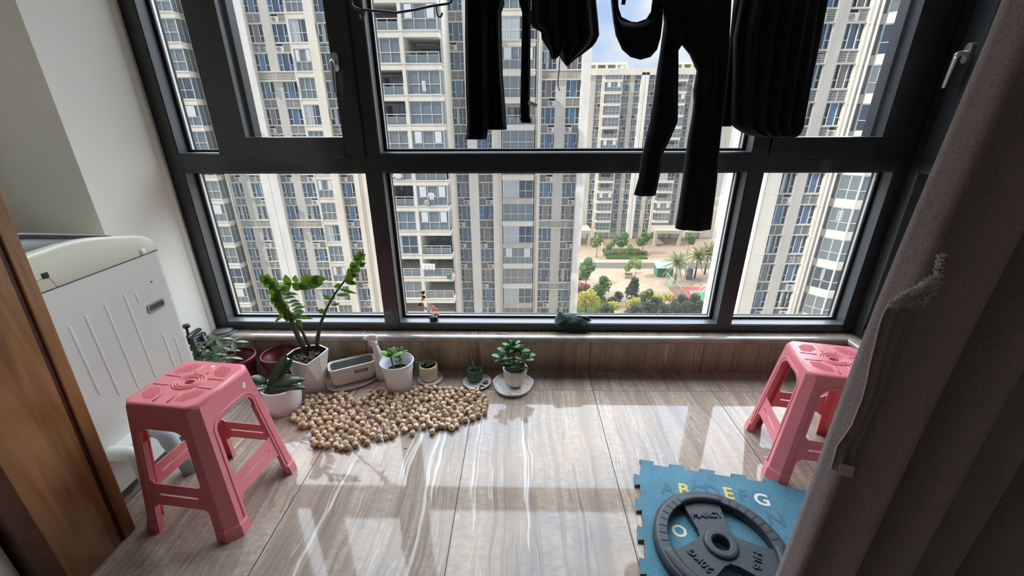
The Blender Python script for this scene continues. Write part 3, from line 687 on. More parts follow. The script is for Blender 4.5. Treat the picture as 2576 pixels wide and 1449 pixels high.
# --- close block on the right with its sunlit end wall
DY = 39.5
ZD = [-5.55 + FLOOR_H * k for k in range(-7, 7)]; D0z, D1z = -33.7, -5.55 + FLOOR_H * 7
bD = empty('apartment_block', (0, 0, 0)); tag(bD, 'close cream apartment block on the right with a sunlit end wall and glazed bays', 'building')
mb = MB(); mb.box(22.0, 36.0, DY + 0.55, DY + 6.6, D0z, D1z); mb.build('wall', M_CREAM, bD)
MB().box(21.8, 22.0, DY - 0.5, DY + 6.6, D0z, D1z).build('end_wall', M_ENDWALL, bD)
for (x0, x1) in ((23.35, 24.90), (25.85, 27.40)): window_column(bD, x0, x1, DY, ZD, variants=(0, 0, 2, 5, 3, 1))
for (x0, x1, m, d) in ((22.0, 23.35, M_CREAM, 0.45), (24.90, 25.85, M_GREYP, 0.05), (27.40, 28.3, M_CREAM, 0.2)):
    pier(bD, x0, x1, DY - d, DY + 0.6, D0z, D1z, m)
pipe(bD, 27.62, DY - 0.35, D0z, D1z, 0.10); pipe(bD, 28.05, DY - 0.35, D0z, D1z, 0.10)
def bay_unit(v):
    """glazed corner bay with an angled left cheek"""
    mb = MB(); pts = [(28.35, DY + 0.5), (28.75, DY - 0.2), (29.75, DY - 1.4), (33.5, DY - 1.4), (33.5, DY + 0.5)]
    pts = [(x - 28.35, y - DY) for x, y in pts]
    mb.prism([(x, y) for x, y in pts], 0, 0.72, mi=0)
    z0, z1 = 0.72, FLOOR_H
    big = [(0.40, -0.12), (1.44, -1.32), (5.15, -1.32)]
    for (a, b_) in zip(big[:-1], big[1:]):
        a, b_ = Vector((*a, 0)), Vector((*b_, 0)); d = b_ - a; n_ = max(2, round(d.length / 1.0))
        mb.add([a + Vector((0, 0.05, z0)), b_ + Vector((0, 0.05, z0)), b_ + Vector((0, 0.05, z1)), a + Vector((0, 0.05, z1))], [(0, 1, 2, 3)], 2 if v != 1 else 4)
        for i in range(n_ + 1):
            p = a + d * i / n_; r = 0.06 if i in (0, n_) else 0.035
            mb.box(p.x - r, p.x + r, p.y - r, p.y + r, z0, z1, 1)
        for z in (z0 + 0.02, z0 + 0.85, z1 - 0.06):
            mb.tube([a + Vector((0, 0, z)), b_ + Vector((0, 0, z))], 0.035, 4, 1)
        if v == 1: 
            p = a + d * 0.25; q = a + d * 0.55
            mb.add([p + Vector((0, -0.35, z0 + 0.9)), q + Vector((0, -0.05, z0 + 0.9)), q + Vector((0, -0.05, z1 - 0.1)), p + Vector((0, -0.35, z1 - 0.1))], [(0, 1, 2, 3)], 3)
        if v == 2:
            for i in range(6):
                p = a + d * 0.3; q = a + d * 0.6; z = z0 + 1.0 + i * 0.16
                mb.add([p + Vector((0, -0.04, z)), q + Vector((0, -0.04, z)), q + Vector((0, -0.04, z + 0.08)), p + Vector((0, -0.04, z + 0.08))], [(0, 1, 2, 3)], 1)
    return mb
for i, zb in enumerate(ZD):
    v = [0, 1, 2, 0, 1, 0, 2, 0, 0, 1, 2, 1, 0, 2][i]
    link_mesh('corner_bay', getp(('corner_bay', v), lambda: bay_unit(v), BM), bD, (28.35, DY, zb - 1.15))

# --- far blocks beyond the garden
CYF = 125.0
ZC = [-30.9 + FLOOR_H * k for k in range(0, 15)]; C1z = 12.2
def far_block(x0, x1, cols, piers, bals, label, crown):
    b = empty('apartment_block', (0, 0, 0)); tag(b, label, 'building')
    MB().box(x0, x1, CYF + 0.7, CYF + 14, -33.7, C1z - 0.5).build('wall', M_CREAM, b)
    MB().box(x0, x1, CYF - 0.7, CYF + 14, C1z - 1.6, C1z).build('parapet', M_CREAM, b)
    for (a, c) in cols: window_column(b, a, c, CYF, ZC, plain=True)
    for (a, c, m, d) in piers: pier(b, a, c, CYF - d, CYF + 0.8, -33.7, C1z - 1.0, m)
    for (a, c) in bals:
        wv = round(c - a, 2)
        for i, zb in enumerate(ZC):
            v = (0, 1, 1, 4, 2, 0, 1, 3, 4, 1)[(i * 7 + int(a)) % 10]
            link_mesh('balcony', getp(('balcony', wv, v, 'c'), lambda: balcony_unit(wv, FLOOR_H, 2.0, v), BM), b, (a, CYF - 1.6, zb - 0.62))
    for (a, c) in crown:
        mb = MB(); mb.box(a, c, CYF + 1, CYF + 8, C1z + 1.0, C1z + 1.5)
        for i in range(5): x = a + (c - a) * i / 4; mb.box(x - 0.3, x + 0.3, CYF + 1.2, CYF + 1.9, C1z, C1z + 1.0)
        mb.box(a + 1, c - 1, CYF + 5, CYF + 7.5, C1z, C1z + 1.0)
        mb.build('roof_canopy', M_CREAM, b)
    return b
far_block(12.0, 32.8, [(19.9, 21.5), (27.1, 28.9), (30.2, 31.8)],
          [(12.0, 19.9, M_GREYP, 0.2), (21.5, 22.4, M_CREAM, 0.5), (26.6, 27.1, M_CREAM, 0.3), (28.9, 30.2, M_GREYP, 0.1), (31.8, 32.75, M_WHITEP, 0.7)], [(22.5, 26.5)],
          'distant cream apartment block beyond the garden, its left half with one balcony stack', [(17.5, 28.0)])
far_block(32.8, 58.0, [(33.75, 35.5), (36.8, 38.5), (44.0, 45.5), (47.0, 48.6)],
          [(32.85, 33.75, M_WHITEP, 0.7), (35.5, 36.8, M_GREYP, 0.1), (38.5, 39.3, M_CREAM, 0.4), (43.7, 44.0, M_CREAM, 0.4), (45.5, 47.0, M_GREYP, 0.1), (48.6, 49.6, M_WHITEP, 0.6), (54.0, 58.0, M_CREAM, 0.2)],
          [(39.4, 43.6), (49.7, 53.9)], 'distant cream apartment block beyond the garden, its right half behind the palm trees', [(40.5, 50.0)])

# ------------------------------------------------------------------ garden between the blocks
GZ = -33.7
M_PAVE = mat('sunny_paving', (0.27, 0.205, 0.143), 0.8, 0.2, noise=(0.8, 0.12)); M_ROAD = mat('grey_road', (0.10, 0.09, 0.08), 0.8, 0.2, noise=(0.5, 0.1))
M_KERB = mat('pale_pavement', (0.30, 0.245, 0.185), 0.8, 0.2); M_LAWN = mat('lawn_green', (0.05, 0.075, 0.016), 0.9, 0.1, noise=(1.5, 0.35))
struct(MB().box(-60, 120, 5, 200, GZ - 1, GZ).build('ground', M_PAVE), 'pale paving of the garden court far below')
struct(MB().box(-10, 90, 97.6, 101.4, GZ, GZ + 0.03).build('road', M_ROAD), 'grey road across the garden court')
struct(MB().box(-10, 90, 101.4, 104.2, GZ, GZ + 0.14).build('pavement', M_KERB), 'pale pavement along the far side of the road')
struct(MB().box(8, 17.5, 60, 84.5, GZ, GZ + 0.06).build('lawn', M_LAWN), 'small lawn under the yellow shrubs')
struct(MB().box(22.5, 33.0, 104.6, 113, GZ, GZ + 0.35).build('lawn', M_LAWN), 'planted bed in front of the distant block')
L_MID = leaf_mat('tree_leaves_mid_green', (0.065, 0.135, 0.020), 0.6); L_DARK = leaf_mat('tree_leaves_dark_green', (0.022, 0.050, 0.012), 0.6); L_PALE = leaf_mat('tree_leaves_pale_green', (0.125, 0.19, 0.040), 0.6)
L_YEL = leaf_mat('shrub_leaves_yellow', (0.36, 0.33, 0.035), 0.6); L_RED = leaf_mat('shrub_leaves_rust', (0.18, 0.065, 0.02), 0.6); L_PALM = leaf_mat('palm_fronds', (0.12, 0.14, 0.045), 0.5)
M_BARK = mat('tree_bark', (0.10, 0.075, 0.05), 0.9, noise=(6, 0.3)); M_BARKP = mat('pale_trunk', (0.25, 0.20, 0.14), 0.9, noise=(6, 0.2))
def crown(mb, blobs, n, size, rg):
    for _ in range(n):
        bx, by, bz, r = blobs[rg.randrange(len(blobs))]
        u = Vector((rg.gauss(0, 1), rg.gauss(0, 1), rg.gauss(0, 1))).normalized() * r * (0.55 + 0.45 * rg.random() ** 0.5)
        c = Vector((bx, by, bz)) + u
        nrm = (u.normalized() + Vector((rg.gauss(0, .5), rg.gauss(0, .5), rg.gauss(0, .5) + 0.3))).normalized()
        a = nrm.orthogonal().normalized(); b = nrm.cross(a); th = rg.random() * 6.28; a, b = a * math.cos(th) + b * math.sin(th), b * math.cos(th) - a * math.sin(th)
        s = size * (0.6 + 0.8 * rg.random())
        mb.add([c - a * s, c - b * s * 0.45, c + a * s, c + b * s * 0.45], [(0, 1, 2, 3)])
def tree(pos, h, blobs, n, size, lm, label, trunk=0.14, cat='tree', name='tree', stems=1, group=None):
    rg = random.Random(int(pos[0] * 31 + pos[1] * 17))
    e = empty(name, (pos[0], pos[1], GZ)); tag(e, label, cat, group)
    tr = MB()
    for s_ in range(stems):
        ox, oy = (0, 0) if stems == 1 else (rg.uniform(-0.6, 0.6), rg.uniform(-0.4, 0.4))
        tr.tube([(ox * 0.3, oy * 0.3, 0), (ox, oy, h * 0.45), (ox * 1.5, oy * 1.3, h * 0.75)], [trunk, trunk * 0.75, trunk * 0.35], 7)
    tr.build('trunk', M_BARKP, e)
    mb = MB(); crown(mb, blobs, n, size, rg); mb.build('crown', lm, e)
    return e
def P2(x, y, z=GZ): p = fl(x, y, z); return (p.x, p.y)
tree(P2(1500, 647), 5.9, [(0, 0, 4.2, 1.2), (-0.6, 0, 3.6, 1.0), (0.5, 0, 4.9, 1.0), (0.2, 0, 5.5, 0.7)], 460, 0.30, L_PALE, 'slim pale green tree at the left entrance of the distant block')
tree(P2(1557, 648), 7.0, [(0, 0, 5.2, 1.5), (0.9, 0, 5.9, 1.2), (-0.9, 0, 4.6, 1.1), (0.9, 0, 4.2, 1.1), (0.2, 0, 3.8, 1.0)], 700, 0.34, L_MID, 'tall bright green tree in the bed before the distant block, tallest of its row')
tree(P2(1534, 643), 4.2, [(0, 0, 2.9, 1.0), (0.5, 0, 3.6, 0.8), (-0.5, 0, 2.4, 0.8)], 340, 0.26, L_PALE, 'small bushy tree just left of the tall bright green tree', trunk=0.08, stems=2)
tree(P2(1615, 640), 6.0, [(0, 0, 4.2, 1.6), (-0.8, 0, 3.4, 1.1), (0.8, 0, 4.8, 1.1), (0, 0, 5.4, 0.8)], 620, 0.34, L_MID, 'broad grey green tree right of the tall tree before the distant block')
tree(P2(1728, 642), 6.0, [(0, 0, 4.8, 1.2), (0.7, 0, 4.0, 1.1)], 340, 0.34, L_MID, 'green tree standing behind the palms at the right entrance')
tree(P2(1577, 690), 2.6, [(0, 0, 1.7, 0.9), (0.5, 0, 2.3, 0.9)], 260, 0.26, L_PALE, 'feathery yellow green tree in the square stone planter', trunk=0.06, stems=2)
tree(P2(1597, 700), 4.6, [(0, 0, 3.7, 1.1), (-0.9, 0, 4.1, 0.9), (0.5, 0, 3.0, 0.9)], 300, 0.26, L_PALE, 'thin feathery tree right beside the square stone planter', trunk=0.07)
tree(P2(1473, 719), 6.4, [(0, 0, 4.2, 1.6), (-0.9, 0, 3.4, 1.2), (0.9, 0, 4.6, 1.2), (0.2, 0, 5.6, 1.0), (0, 0, 3.0, 1.0)], 760, 0.34, L_MID, 'round green tree beside the corner of the middle block')
tree(P2(1512, 750), 4.6, [(0, 0, 2.2, 1.5), (0.7, 0, 3.2, 1.2), (-0.9, 0, 1.8, 1.2), (0.2, 0, 4.0, 0.9)], 760, 0.32, L_MID, 'leafy green tree behind the yellow shrubs', stems=2)
tree(P2(1588, 756), 4.8, [(0, 0, 1.4, 1.4), (0, 0, 2.4, 1.3), (0.2, 0, 3.4, 1.0), (0.3, 0, 4.3, 0.7)], 760, 0.30, L_DARK, 'dark conical tree in the middle of the garden')
tree(P2(1622, 764), 3.0, [(0, 0, 1.7, 1.1), (0.7, 0, 2.3, 0.9), (-0.6, 0, 1.2, 1.0)], 460, 0.26, L_MID, 'short green tree right of the dark conical tree')
tree(P2(1474, 786), 4.6, [(0, 0, 2.6, 1.6), (-1.3, 0, 2.4, 1.3), (1.3, 0, 2.3, 1.3), (0.6, 0, 3.6, 1.2), (-0.6, 0, 3.3, 1.0)], 1300, 0.25, L_YEL, 'large yellow leaved shrub at the lower left of the garden', cat='shrub', name='shrub', stems=3)
tree(P2(1544, 792), 2.8, [(0, 0, 1.9, 0.9), (-0.7, 0, 2.0, 0.7)], 380, 0.22, L_YEL, 'yellow leaved shrub in the middle, thinner of the yellow shrubs', cat='shrub', name='shrub', stems=2)
tree(P2(1582, 790), 3.2, [(0, 0, 2.0, 1.0), (0.9, 0, 2.5, 0.9)], 520, 0.22, L_YEL, 'yellow leaved shrub right below the dark conical tree', cat='shrub', name='shrub', stems=2)
tree(P2(1664, 772), 2.8, [(0, 0, 1.8, 1.0), (1.4, 0, 2.2, 0.9), (-1.2, 0, 1.9, 0.9)], 640, 0.22, L_YEL, 'yellow topped shrub next to the red sports court', cat='shrub', name='shrub', stems=2)
tree(P2(1454, 730), 2.0, [(0, 0, 1.1, 1.0), (1.0, 0, 0.9, 0.9), (1.9, 0, 0.8, 0.7)], 420, 0.24, L_RED, 'low rust red shrub beside the corner of the middle block', cat='shrub', name='shrub')
for i, (x, y, r_) in enumerate(((1625, 802, 1.7), (1662, 806, 1.5), (1690, 801, 1.5), (1720, 800, 1.7), (1752, 799, 1.7), (1520, 806, 1.4), (1592, 808, 1.5), (1640, 786, 1.3), (1706, 779, 1.2), (1738, 777, 1.2), (1548, 770, 1.0))):
    lab = ['dark round bush left in the dark bush row', 'dark bush second from left along the lower edge of the garden', 'dark bush below the red court', 'tall dark bush below the green court', 'dark bush against the sunlit end wall', 'dark bush in the shade below the big yellow shrub',
           'dark bush under the yellow shrub right of centre', 'dark bush behind the yellow topped shrub', 'dark bush touching the red court edge', 'dark bush touching the green court edge', 'small dark bush between the yellow shrubs'][i]
    tree(P2(x, y), 2.2, [(0, 0, 1.4, r_), (0.7, 0.3, 2.1, r_ * 0.75), (-0.8, 0, 1.2, r_ * 0.85), (0.2, 0, 2.6, r_ * 0.5)], 760, 0.24, L_DARK, lab, cat='bush', name='bush', trunk=0.08)
tree(P2(1585, 641), 1.2, [(-4.0, 0, 0.5, 0.7), (-2.2, 0, 0.5, 0.7), (0, 0, 0.6, 0.7), (2.2, 0, 0.6, 0.8), (4.0, 0, 0.5, 0.7)], 700, 0.22, L_PALE, 'clipped low hedge in front of the distant block', cat='hedge', name='hedge', trunk=0.05)
tree(P2(1584, 634), 2.0, [(0, 0, 1.3, 0.8)], 220, 0.18, L_PALE, 'clipped ball shaped bush in the bed by the distant block', cat='bush', name='bush', trunk=0.06)
tree(P2(1478, 803), 1.0, [(-2.2, 0, 0.5, 0.8), (-0.8, 0, 0.5, 0.8), (0.8, 0, 0.5, 0.8), (2.2, 0, 0.5, 0.8)], 700, 0.20, L_PALE, 'low light green hedge at the bottom left of the garden', cat='hedge', name='hedge', trunk=0.05)
tree(P2(1455, 703), 1.0, [(-1.5, 0, 0.6, 0.8), (0, 0, 0.5, 0.8), (1.5, 0, 0.6, 0.9)], 500, 0.2, L_DARK, 'low dark hedge behind the rust red shrub', cat='hedge', name='hedge', trunk=0.05)
def palm(pos, h, label):
    rg = random.Random(int(pos[0] * 13)); e = empty('palm_tree', (pos[0], pos[1], GZ)); tag(e, label, 'tree', 'palms in the garden')
    MB().tube([(0, 0, 0), (0.05, 0, h * 0.5), (0, 0, h)], [0.22, 0.17, 0.24], 9).build('trunk', M_BARK, e)
    mb = MB()
    for i in range(40):
        az = i * 2.39996; el = math.radians(72 - 105 * (i / 40)); L = rg.uniform(3.0, 3.9)
        d = Vector((math.cos(az) * math.cos(el), math.sin(az) * math.cos(el), math.sin(el))); pts = []
        for j in range(9):
            tt = j / 8; pts.append(Vector((0, 0, h)) + d * L * tt + Vector((0, 0, -1.2 * tt * tt)))
        mb.tube(pts, 0.03, 4, caps=False)
        for j in range(1, 9):
            for q in (0, 0.33, 0.66):
                pp = pts[j - 1].lerp(pts[j], q); dd = (pts[j] - pts[j - 1]).normalized(); sd = dd.cross(Vector((0, 0, 1))).normalized()
                for s_ in (-1, 1):
                    tip = pp + sd * s_ * 0.62 * (1 - 0.55 * j / 8) + dd * 0.42 - Vector((0, 0, 0.14))
                    mb.add([pp, pp + dd * 0.16, tip], [(0, 1, 2)])
    mb.build('fronds', L_PALM, e); return e
palm(P2(1697, 712), 4.9, 'date palm in front of the others, beside the green shed')
palm(P2(1747, 700), 5.4, 'date palm at the right partly behind the end wall')
palm(P2(1772, 690), 5.4, 'date palm farthest right touching the sunlit end wall')
M_SHED = mat('green_corrugated_metal', (0.05, 0.14, 0.09), 0.5); M_RED = mat('red_court', (0.25, 0.05, 0.032), 0.8); M_GRN = mat('green_court', (0.035, 0.18, 0.075), 0.8); M_LINE = mat('white_paint', (0.8, 0.8, 0.78), 0.6)
a = fl(1652, 697, GZ); sh = empty('shed', (a.x, a.y, GZ)); tag(sh, 'small green metal shed beside the palm trees', 'shed')
mb = MB(); mb.box(0, 3.6, 0, 2.6, 0, 2.2)
for i in range(18): mb.box(i * 0.2, i * 0.2 + 0.1, -0.04, 0, 0, 2.2)
mb.build('body', M_SHED, sh); MB().add([(-0.3, -0.4, 2.25), (3.9, -0.4, 2.25), (3.9, 2.9, 2.75), (-0.3, 2.9, 2.75)], [(0, 1, 2, 3)]).build('roof', mat('pale_green_roof', (0.20, 0.31, 0.23), 0.5), sh, solid=0.08)
a = fl(1678, 722, GZ); ct = empty('sports_court', (0, 0, GZ)); tag(ct, 'red and green sports court with white lines', 'court')
MB().box(32.2, 52, 74.0, 85.6, 0, 0.06).build('red_surface', M_RED, ct); MB().box(36.0, 52, 76.0, 83.0, 0.06, 0.08).build('green_surface', M_GRN, ct)
mb = MB()
for (x0, x1, y0, y1) in ((35.9, 52, 82.95, 83.15), (35.9, 52, 75.9, 76.1), (35.9, 36.1, 76.1, 82.95)): mb.box(x0, x1, y0, y1, 0.08, 0.10)
mb.build('court_lines', M_LINE, ct)
fe = empty('court_fence', (0, 0, GZ)); tag(fe, 'green wire fence along the left side of the sports court', 'fence')
M_POST = mat('green_fence_posts', (0.20, 0.40, 0.25), 0.5)
for i in range(5):
    y = 75 + i * 2.9; x = 31.9 + (0.25 if i < 2 else 0)
    MB().tube([(31.9, y, 0), (31.9, y, 3.0)], 0.06, 6).build('post', M_POST, fe)
mb = MB(); mb.tube([(31.9, 75, 3.0), (31.9, 86.6, 3.0)], 0.05, 6); mb.tube([(31.9, 75, 1.5), (31.9, 86.6, 1.5)], 0.035, 6)
for i in range(60): mb.box(31.89, 31.91, 75 + i * 0.195, 75.02 + i * 0.195, 0, 3.0)
mb.build('wire_mesh', M_POST, fe)
gl = empty('goal_frame', (0, 0, GZ)); tag(gl, 'white curved goal frame on the green court', 'goal')
mb = MB()
for yo in (0, 1.2):
    mb.tube([(37.2, 80.5 + yo, 0.1), (37.3, 80.5 + yo, 1.2), (38.3, 80.5 + yo, 2.2), (40.2, 80.5 + yo, 2.8), (42.4, 80.5 + yo, 2.9)], 0.07, 6)
mb.tube([(40.2, 80.5, 2.8), (40.2, 81.7, 2.8)], 0.06, 6)
mb.build('goal_tube', M_LINE, gl)
a = fl(1733, 703, GZ); tag(MB().box(a.x - 0.7, a.x + 0.7, a.y, a.y + 1.0, GZ, GZ + 2.4).build('recycling_box', mat('dull_blue_metal', (0.06, 0.09, 0.15), 0.6), bevel=0.05), 'dull blue cabinet standing under the palms', 'cabinet')
a = fl(1581, 696, GZ); pl = empty('planter', (a.x, a.y, GZ)); tag(pl, 'square pale stone planter in the paved court', 'planter')
mb = MB(); mb.box(-1.1, 1.1, -1.1, -0.9, 0, 0.55); mb.box(-1.1, 1.1, 0.9, 1.1, 0, 0.55); mb.box(-1.1, -0.9, -0.9, 0.9, 0, 0.55); mb.box(0.9, 1.1, -0.9, 0.9, 0, 0.55); mb.build('rim', M_KERB, pl)
MB().box(-0.9, 0.9, -0.9, 0.9, 0, 0.4).build('planting', M_LAWN, pl)
for (x, y, lab) in ((1722, 715, 'thin pale lamp post beside the palm trunks'), (1736, 672, 'thin white lamp post between the palm crowns'), (1512, 652, 'short white lamp post near the left entrance')):
    a = fl(x, y, GZ); e = empty('street_lamp', (a.x, a.y, GZ)); tag(e, lab, 'lamp post', 'garden lamp posts')
    MB().tube([(0, 0, 0), (0, 0, 4.2)], 0.07, 6).build('post', M_LINE, e); MB().lathe([(0.02, 4.15), (0.30, 4.2), (0.26, 4.34), (0.02, 4.4)], 10).build('lamp_head', M_LINE, e)
for (x0, x1, y0, lab) in ((13.0, 20.0, 116.5, 'cream entrance canopy at the left end of the distant block'), (38.0, 45.5, 116.5, 'cream entrance canopy behind the front palm')):
    M_ENT = mat('entrance_render', (0.40, 0.36, 0.29), 0.8)
    e = empty('entrance_canopy', (0, 0, GZ)); tag(e, lab, 'canopy')
    MB().box(x0, x1, y0, 123.0, 3.6, 4.5).build('roof', M_ENT, e)
    for x in (x0, x1 - 0.7): MB().box(x, x + 0.7, y0, y0 + 1.2, 0, 3.6).build('column', M_ENT, e)

# ------------------------------------------------------------------ pink plastic stools
def plastic(name, color, rough=0.4, trans=0.12):
    M = bpy.data.materials.new(name); M.use_nodes = True; MATS[name] = M
    t = M.node_tree; p = t.nodes['Principled BSDF']; o = t.nodes['Material Output']
    p.inputs['Base Color'].default_value = (*color, 1); p.inputs['Roughness'].default_value = rough
    c = N(t, 'ShaderNodeTexCoord'); n = N(t, 'ShaderNodeTexNoise'); n.inputs['Scale'].default_value = 600; t.links.new(c.outputs['Object'], n.inputs['Vector'])
    b = N(t, 'ShaderNodeBump'); b.inputs['Strength'].default_value = 0.08; b.inputs['Distance'].default_value = 0.0006; t.links.new(n.outputs['Fac'], b.inputs['Height']); t.links.new(b.outputs[0], p.inputs['Normal'])
    tr = N(t, 'ShaderNodeBsdfTranslucent'); tr.inputs[0].default_value = (min(1, color[0] * 1.1), color[1] * 0.6, color[2] * 0.6, 1)
    mx = N(t, 'ShaderNodeMixShader'); mx.inputs[0].default_value = trans
    t.links.new(p.outputs[0], mx.inputs[1]); t.links.new(tr.outputs[0], mx.inputs[2]); t.links.new(mx.outputs[0], o.inputs[0]); return M
M_PINK = plastic('pink_plastic', (0.88, 0.265, 0.295), 0.22, 0.08)
M_STICK = mat('white_sticker', (0.85, 0.84, 0.82), 0.6)
def make_stool(loc, rz, label, stickers=False, H=0.485):
    st = empty('plastic_stool', loc, rz); tag(st, label, 'stool', 'pink plastic stools')
    A, F = 0.123, 0.175
    d = lambda v: F + (A - F) * v / H
    c = lambda v: 0.031 + (0.023 - 0.031) * v / H
    w = lambda v: d(v) - c(v)
    VC = 0.352
    wi = lambda v: w(v) - 0.030 - 0.004 * (1 - v / H)         # inner edge of the leg flange
    def face(k, out=0.0):
        R = Matrix.Rotation(k * PI / 2, 4, 'Z'); return lambda u, v: R @ Vector((u, -d(v) - out, v))
    seat = MB()
    for k in range(4):
        fn = face(k)
        r = 0.042; top = 0.408; xi = wi(VC)
        opening = [(-xi, VC)] + [( -xi + r - r * math.cos(a), top - r + r * math.sin(a)) for a in [PI / 2 * i / 6 for i in range(1, 7)]]
        opening += [(-x, y) for x, y in opening[::-1]]
        o = [(-w(VC), VC)] + opening + [(w(VC), VC), (w(H - 0.012), H - 0.012), (-w(H - 0.012), H - 0.012)]
        seat.poly(o, [], fn)
        # chamfered corner above the leg
        g = face((k + 1) % 4)
        seat.add([fn(w(VC), VC), g(-w(VC), VC), g(-w(H - 0.012), H - 0.012), fn(w(H - 0.012), H - 0.012)], [(0, 1, 2, 3)])
    def octo(v, ins=0.0):
        pts = []
        for k in range(4):
            R = Matrix.Rotation(k * PI / 2, 4, 'Z'); q = w(v) - ins * 0.3; e = d(v) - ins
            pts += [R @ Vector((-q, -e, v)), R @ Vector((q, -e, v))]
        return pts
    seat.loft([octo(H - 0.012), [p + Vector((0, 0, 0)) for p in octo(H - 0.004, 0.002)], octo(H - 0.001, 0.005), octo(H, 0.010)], sm=True, cap0=False, cap1=False)
    o8 = [(p.x, p.y) for p in octo(H, 0.010)]
    hole = [(0.020 * math.cos(a), 0.014 * math.sin(a)) for a in [2 * PI * i / 20 for i in range(20)]]
    seat.poly(o8, [hole[::-1]], lambda x, y: Vector((x, y, H)))
    seat.loft([[Vector((x, y, H)) for x, y in hole], [Vector((x * 0.9, y * 0.9, H - 0.02)) for x, y in hole]], cap0=False, cap1=False)
    so = seat.build('seat', M_PINK, st, solid=0.004)
    pat = MB()                                                # relief of the seat: rings, cross ribs, studded pads
    for r_ in (0.030, 0.0385, 0.047):
        pat.tube([(r_ * math.cos(a), r_ * 0.88 * math.sin(a), H + 0.0012) for a in [2 * PI * i / 40 for i in range(41)]], 0.0036, 6, caps=False)
    for i in range(40):
        a = 2 * PI * i / 40
        for r_ in (0.034, 0.043): pat.box(r_ * math.cos(a) - 0.0012, r_ * math.cos(a) + 0.0012, r_ * 0.88 * math.sin(a) - 0.0012, r_ * 0.88 * math.sin(a) + 0.0012, H, H + 0.002)
    for sx in (-1, 1):
        for q in (-0.024, 0.024):
            pat.tube([(sx * 0.050, q * 0.9, H), (sx * 0.062, q, H + 0.001), (sx * 0.106, q, H + 0.001)], 0.0034, 6)
            pat.tube([(q * 0.9, sx * 0.046, H), (q, sx * 0.060, H + 0.001), (q, sx * 0.106, H + 0.001)], 0.0034, 6)
    pat.build('seat_relief', M_PINK, so)
    for sx in (-1, 1):
        for sy in (-1, 1):
            pads = MB()
            po = [(0.036, 0.060), (0.056, 0.036), (0.098, 0.036), (0.098, 0.074), (0.076, 0.098), (0.036, 0.098)]
            pads.prism([(x * sx, y * sy) for x, y in po], H - 0.0005, H + 0.0012)
            x = 0.041
            while x < 0.097:
                y = 0.041
                while y < 0.097:
                    if x + y > 0.101 and x + y < 0.166:
                        X, Y = x * sx, y * sy; h = 0.0023
                        pads.add([(X - h, Y - h, H + .0011), (X + h, Y - h, H + .0011), (X + h, Y + h, H + .0011), (X - h, Y + h, H + .0011), (X, Y, H + 0.0052)], [(0, 1, 4), (1, 2, 4), (2, 3, 4), (3, 0, 4)])
                    y += 0.0058
                x += 0.0058
            pads.build('studded_pad', M_PINK, so)
    for k in range(4):                                        # legs: chamfered corner with two flanges and a foot collar
        f0, f1 = face(k), face((k + 1) % 4); leg = MB()
        N_ = 8; vs = [VC * i / N_ for i in range(N_ + 1)]
        rings = []
        for v in vs:
            rings.append([f0(wi(v), v) + (f0(wi(v), v).normalized() * 0), f0(w(v), v), f1(-w(v), v), f1(-wi(v), v)])
        # inner lips turned inwards
        lip = 0.016; R0 = Matrix.Rotation(k * PI / 2, 4, 'Z'); R1 = Matrix.Rotation((k + 1) * PI / 2, 4, 'Z')
        rings = [[r[0] + R0 @ Vector((0, lip, 0))] + r + [r[3] + R1 @ Vector((0, lip, 0))] for r in rings]
        leg.loft(rings, sm=False, closed=False)
        lo_ = leg.build('leg', M_PINK, st, solid=0.004)
        ft = MB(); rr = []
        for v, o_ in ((0.0, 0.005), (0.020, 0.0055), (0.040, 0.005), (0.046, 0.001)):
            a, b = face(k, o_), face((k + 1) % 4, o_)
            rr.append([a(wi(v) + 0.004, v), a(w(v) + 0.002, v), b(-w(v) - 0.002, v), b(-wi(v) - 0.004, v)])
        ft.loft(rr, sm=False, closed=False); ft.build('foot_collar', M_PINK, lo_, solid=0.004)
        # stretcher between legs, with a slot
        v0, v1 = 0.118, 0.200; sl = 0.7
        sx_ = lambda v: wi(v) + 0.002
        out = [(-sx_(v0) - 0.004, v0 - 0.02), (-sx_(v0) + 0.02, v0), (sx_(v0) - 0.02, v0), (sx_(v0) + 0.004, v0 - 0.02), (sx_(v1) + 0.001, v1 + 0.018), (sx_(v1) - 0.018, v1), (-sx_(v1) + 0.018, v1), (-sx_(v1) - 0.001, v1 + 0.018)]
        vm = (v0 + v1) / 2
        slot = [(-sl * sx_(vm), vm - 0.003), (sl * sx_(vm), vm - 0.003), (sl * sx_(vm), vm + 0.004), (-sl * sx_(vm), vm + 0.004)]
        MB().poly(out, [slot], face(k, -0.004)).build('stretcher', M_PINK, st, solid=0.004)
        # raised lip round the opening
        lipm = MB(); pts = [face(k, 0.0015)(-wi(v) - 0.010, v) for v in (0.05, 0.15, 0.25, VC)]
        r = 0.050; top = 0.420; xi = wi(VC) + 0.010
        pts += [face(k, 0.0015)(-xi + r - r * math.cos(a), top - r + r * math.sin(a)) for a in [PI / 2 * i / 6 for i in range(1, 7)]]
        mir = Matrix.Rotation(k * PI / 2, 4, 'Z')
        pts += [mir @ Vector((-(mir.inverted() @ q).x, (mir.inverted() @ q).y, q.z)) for q in pts[::-1]]
        lipm.tube(pts, 0.0028, 6); lipm.build('opening_rim', M_PINK, st)
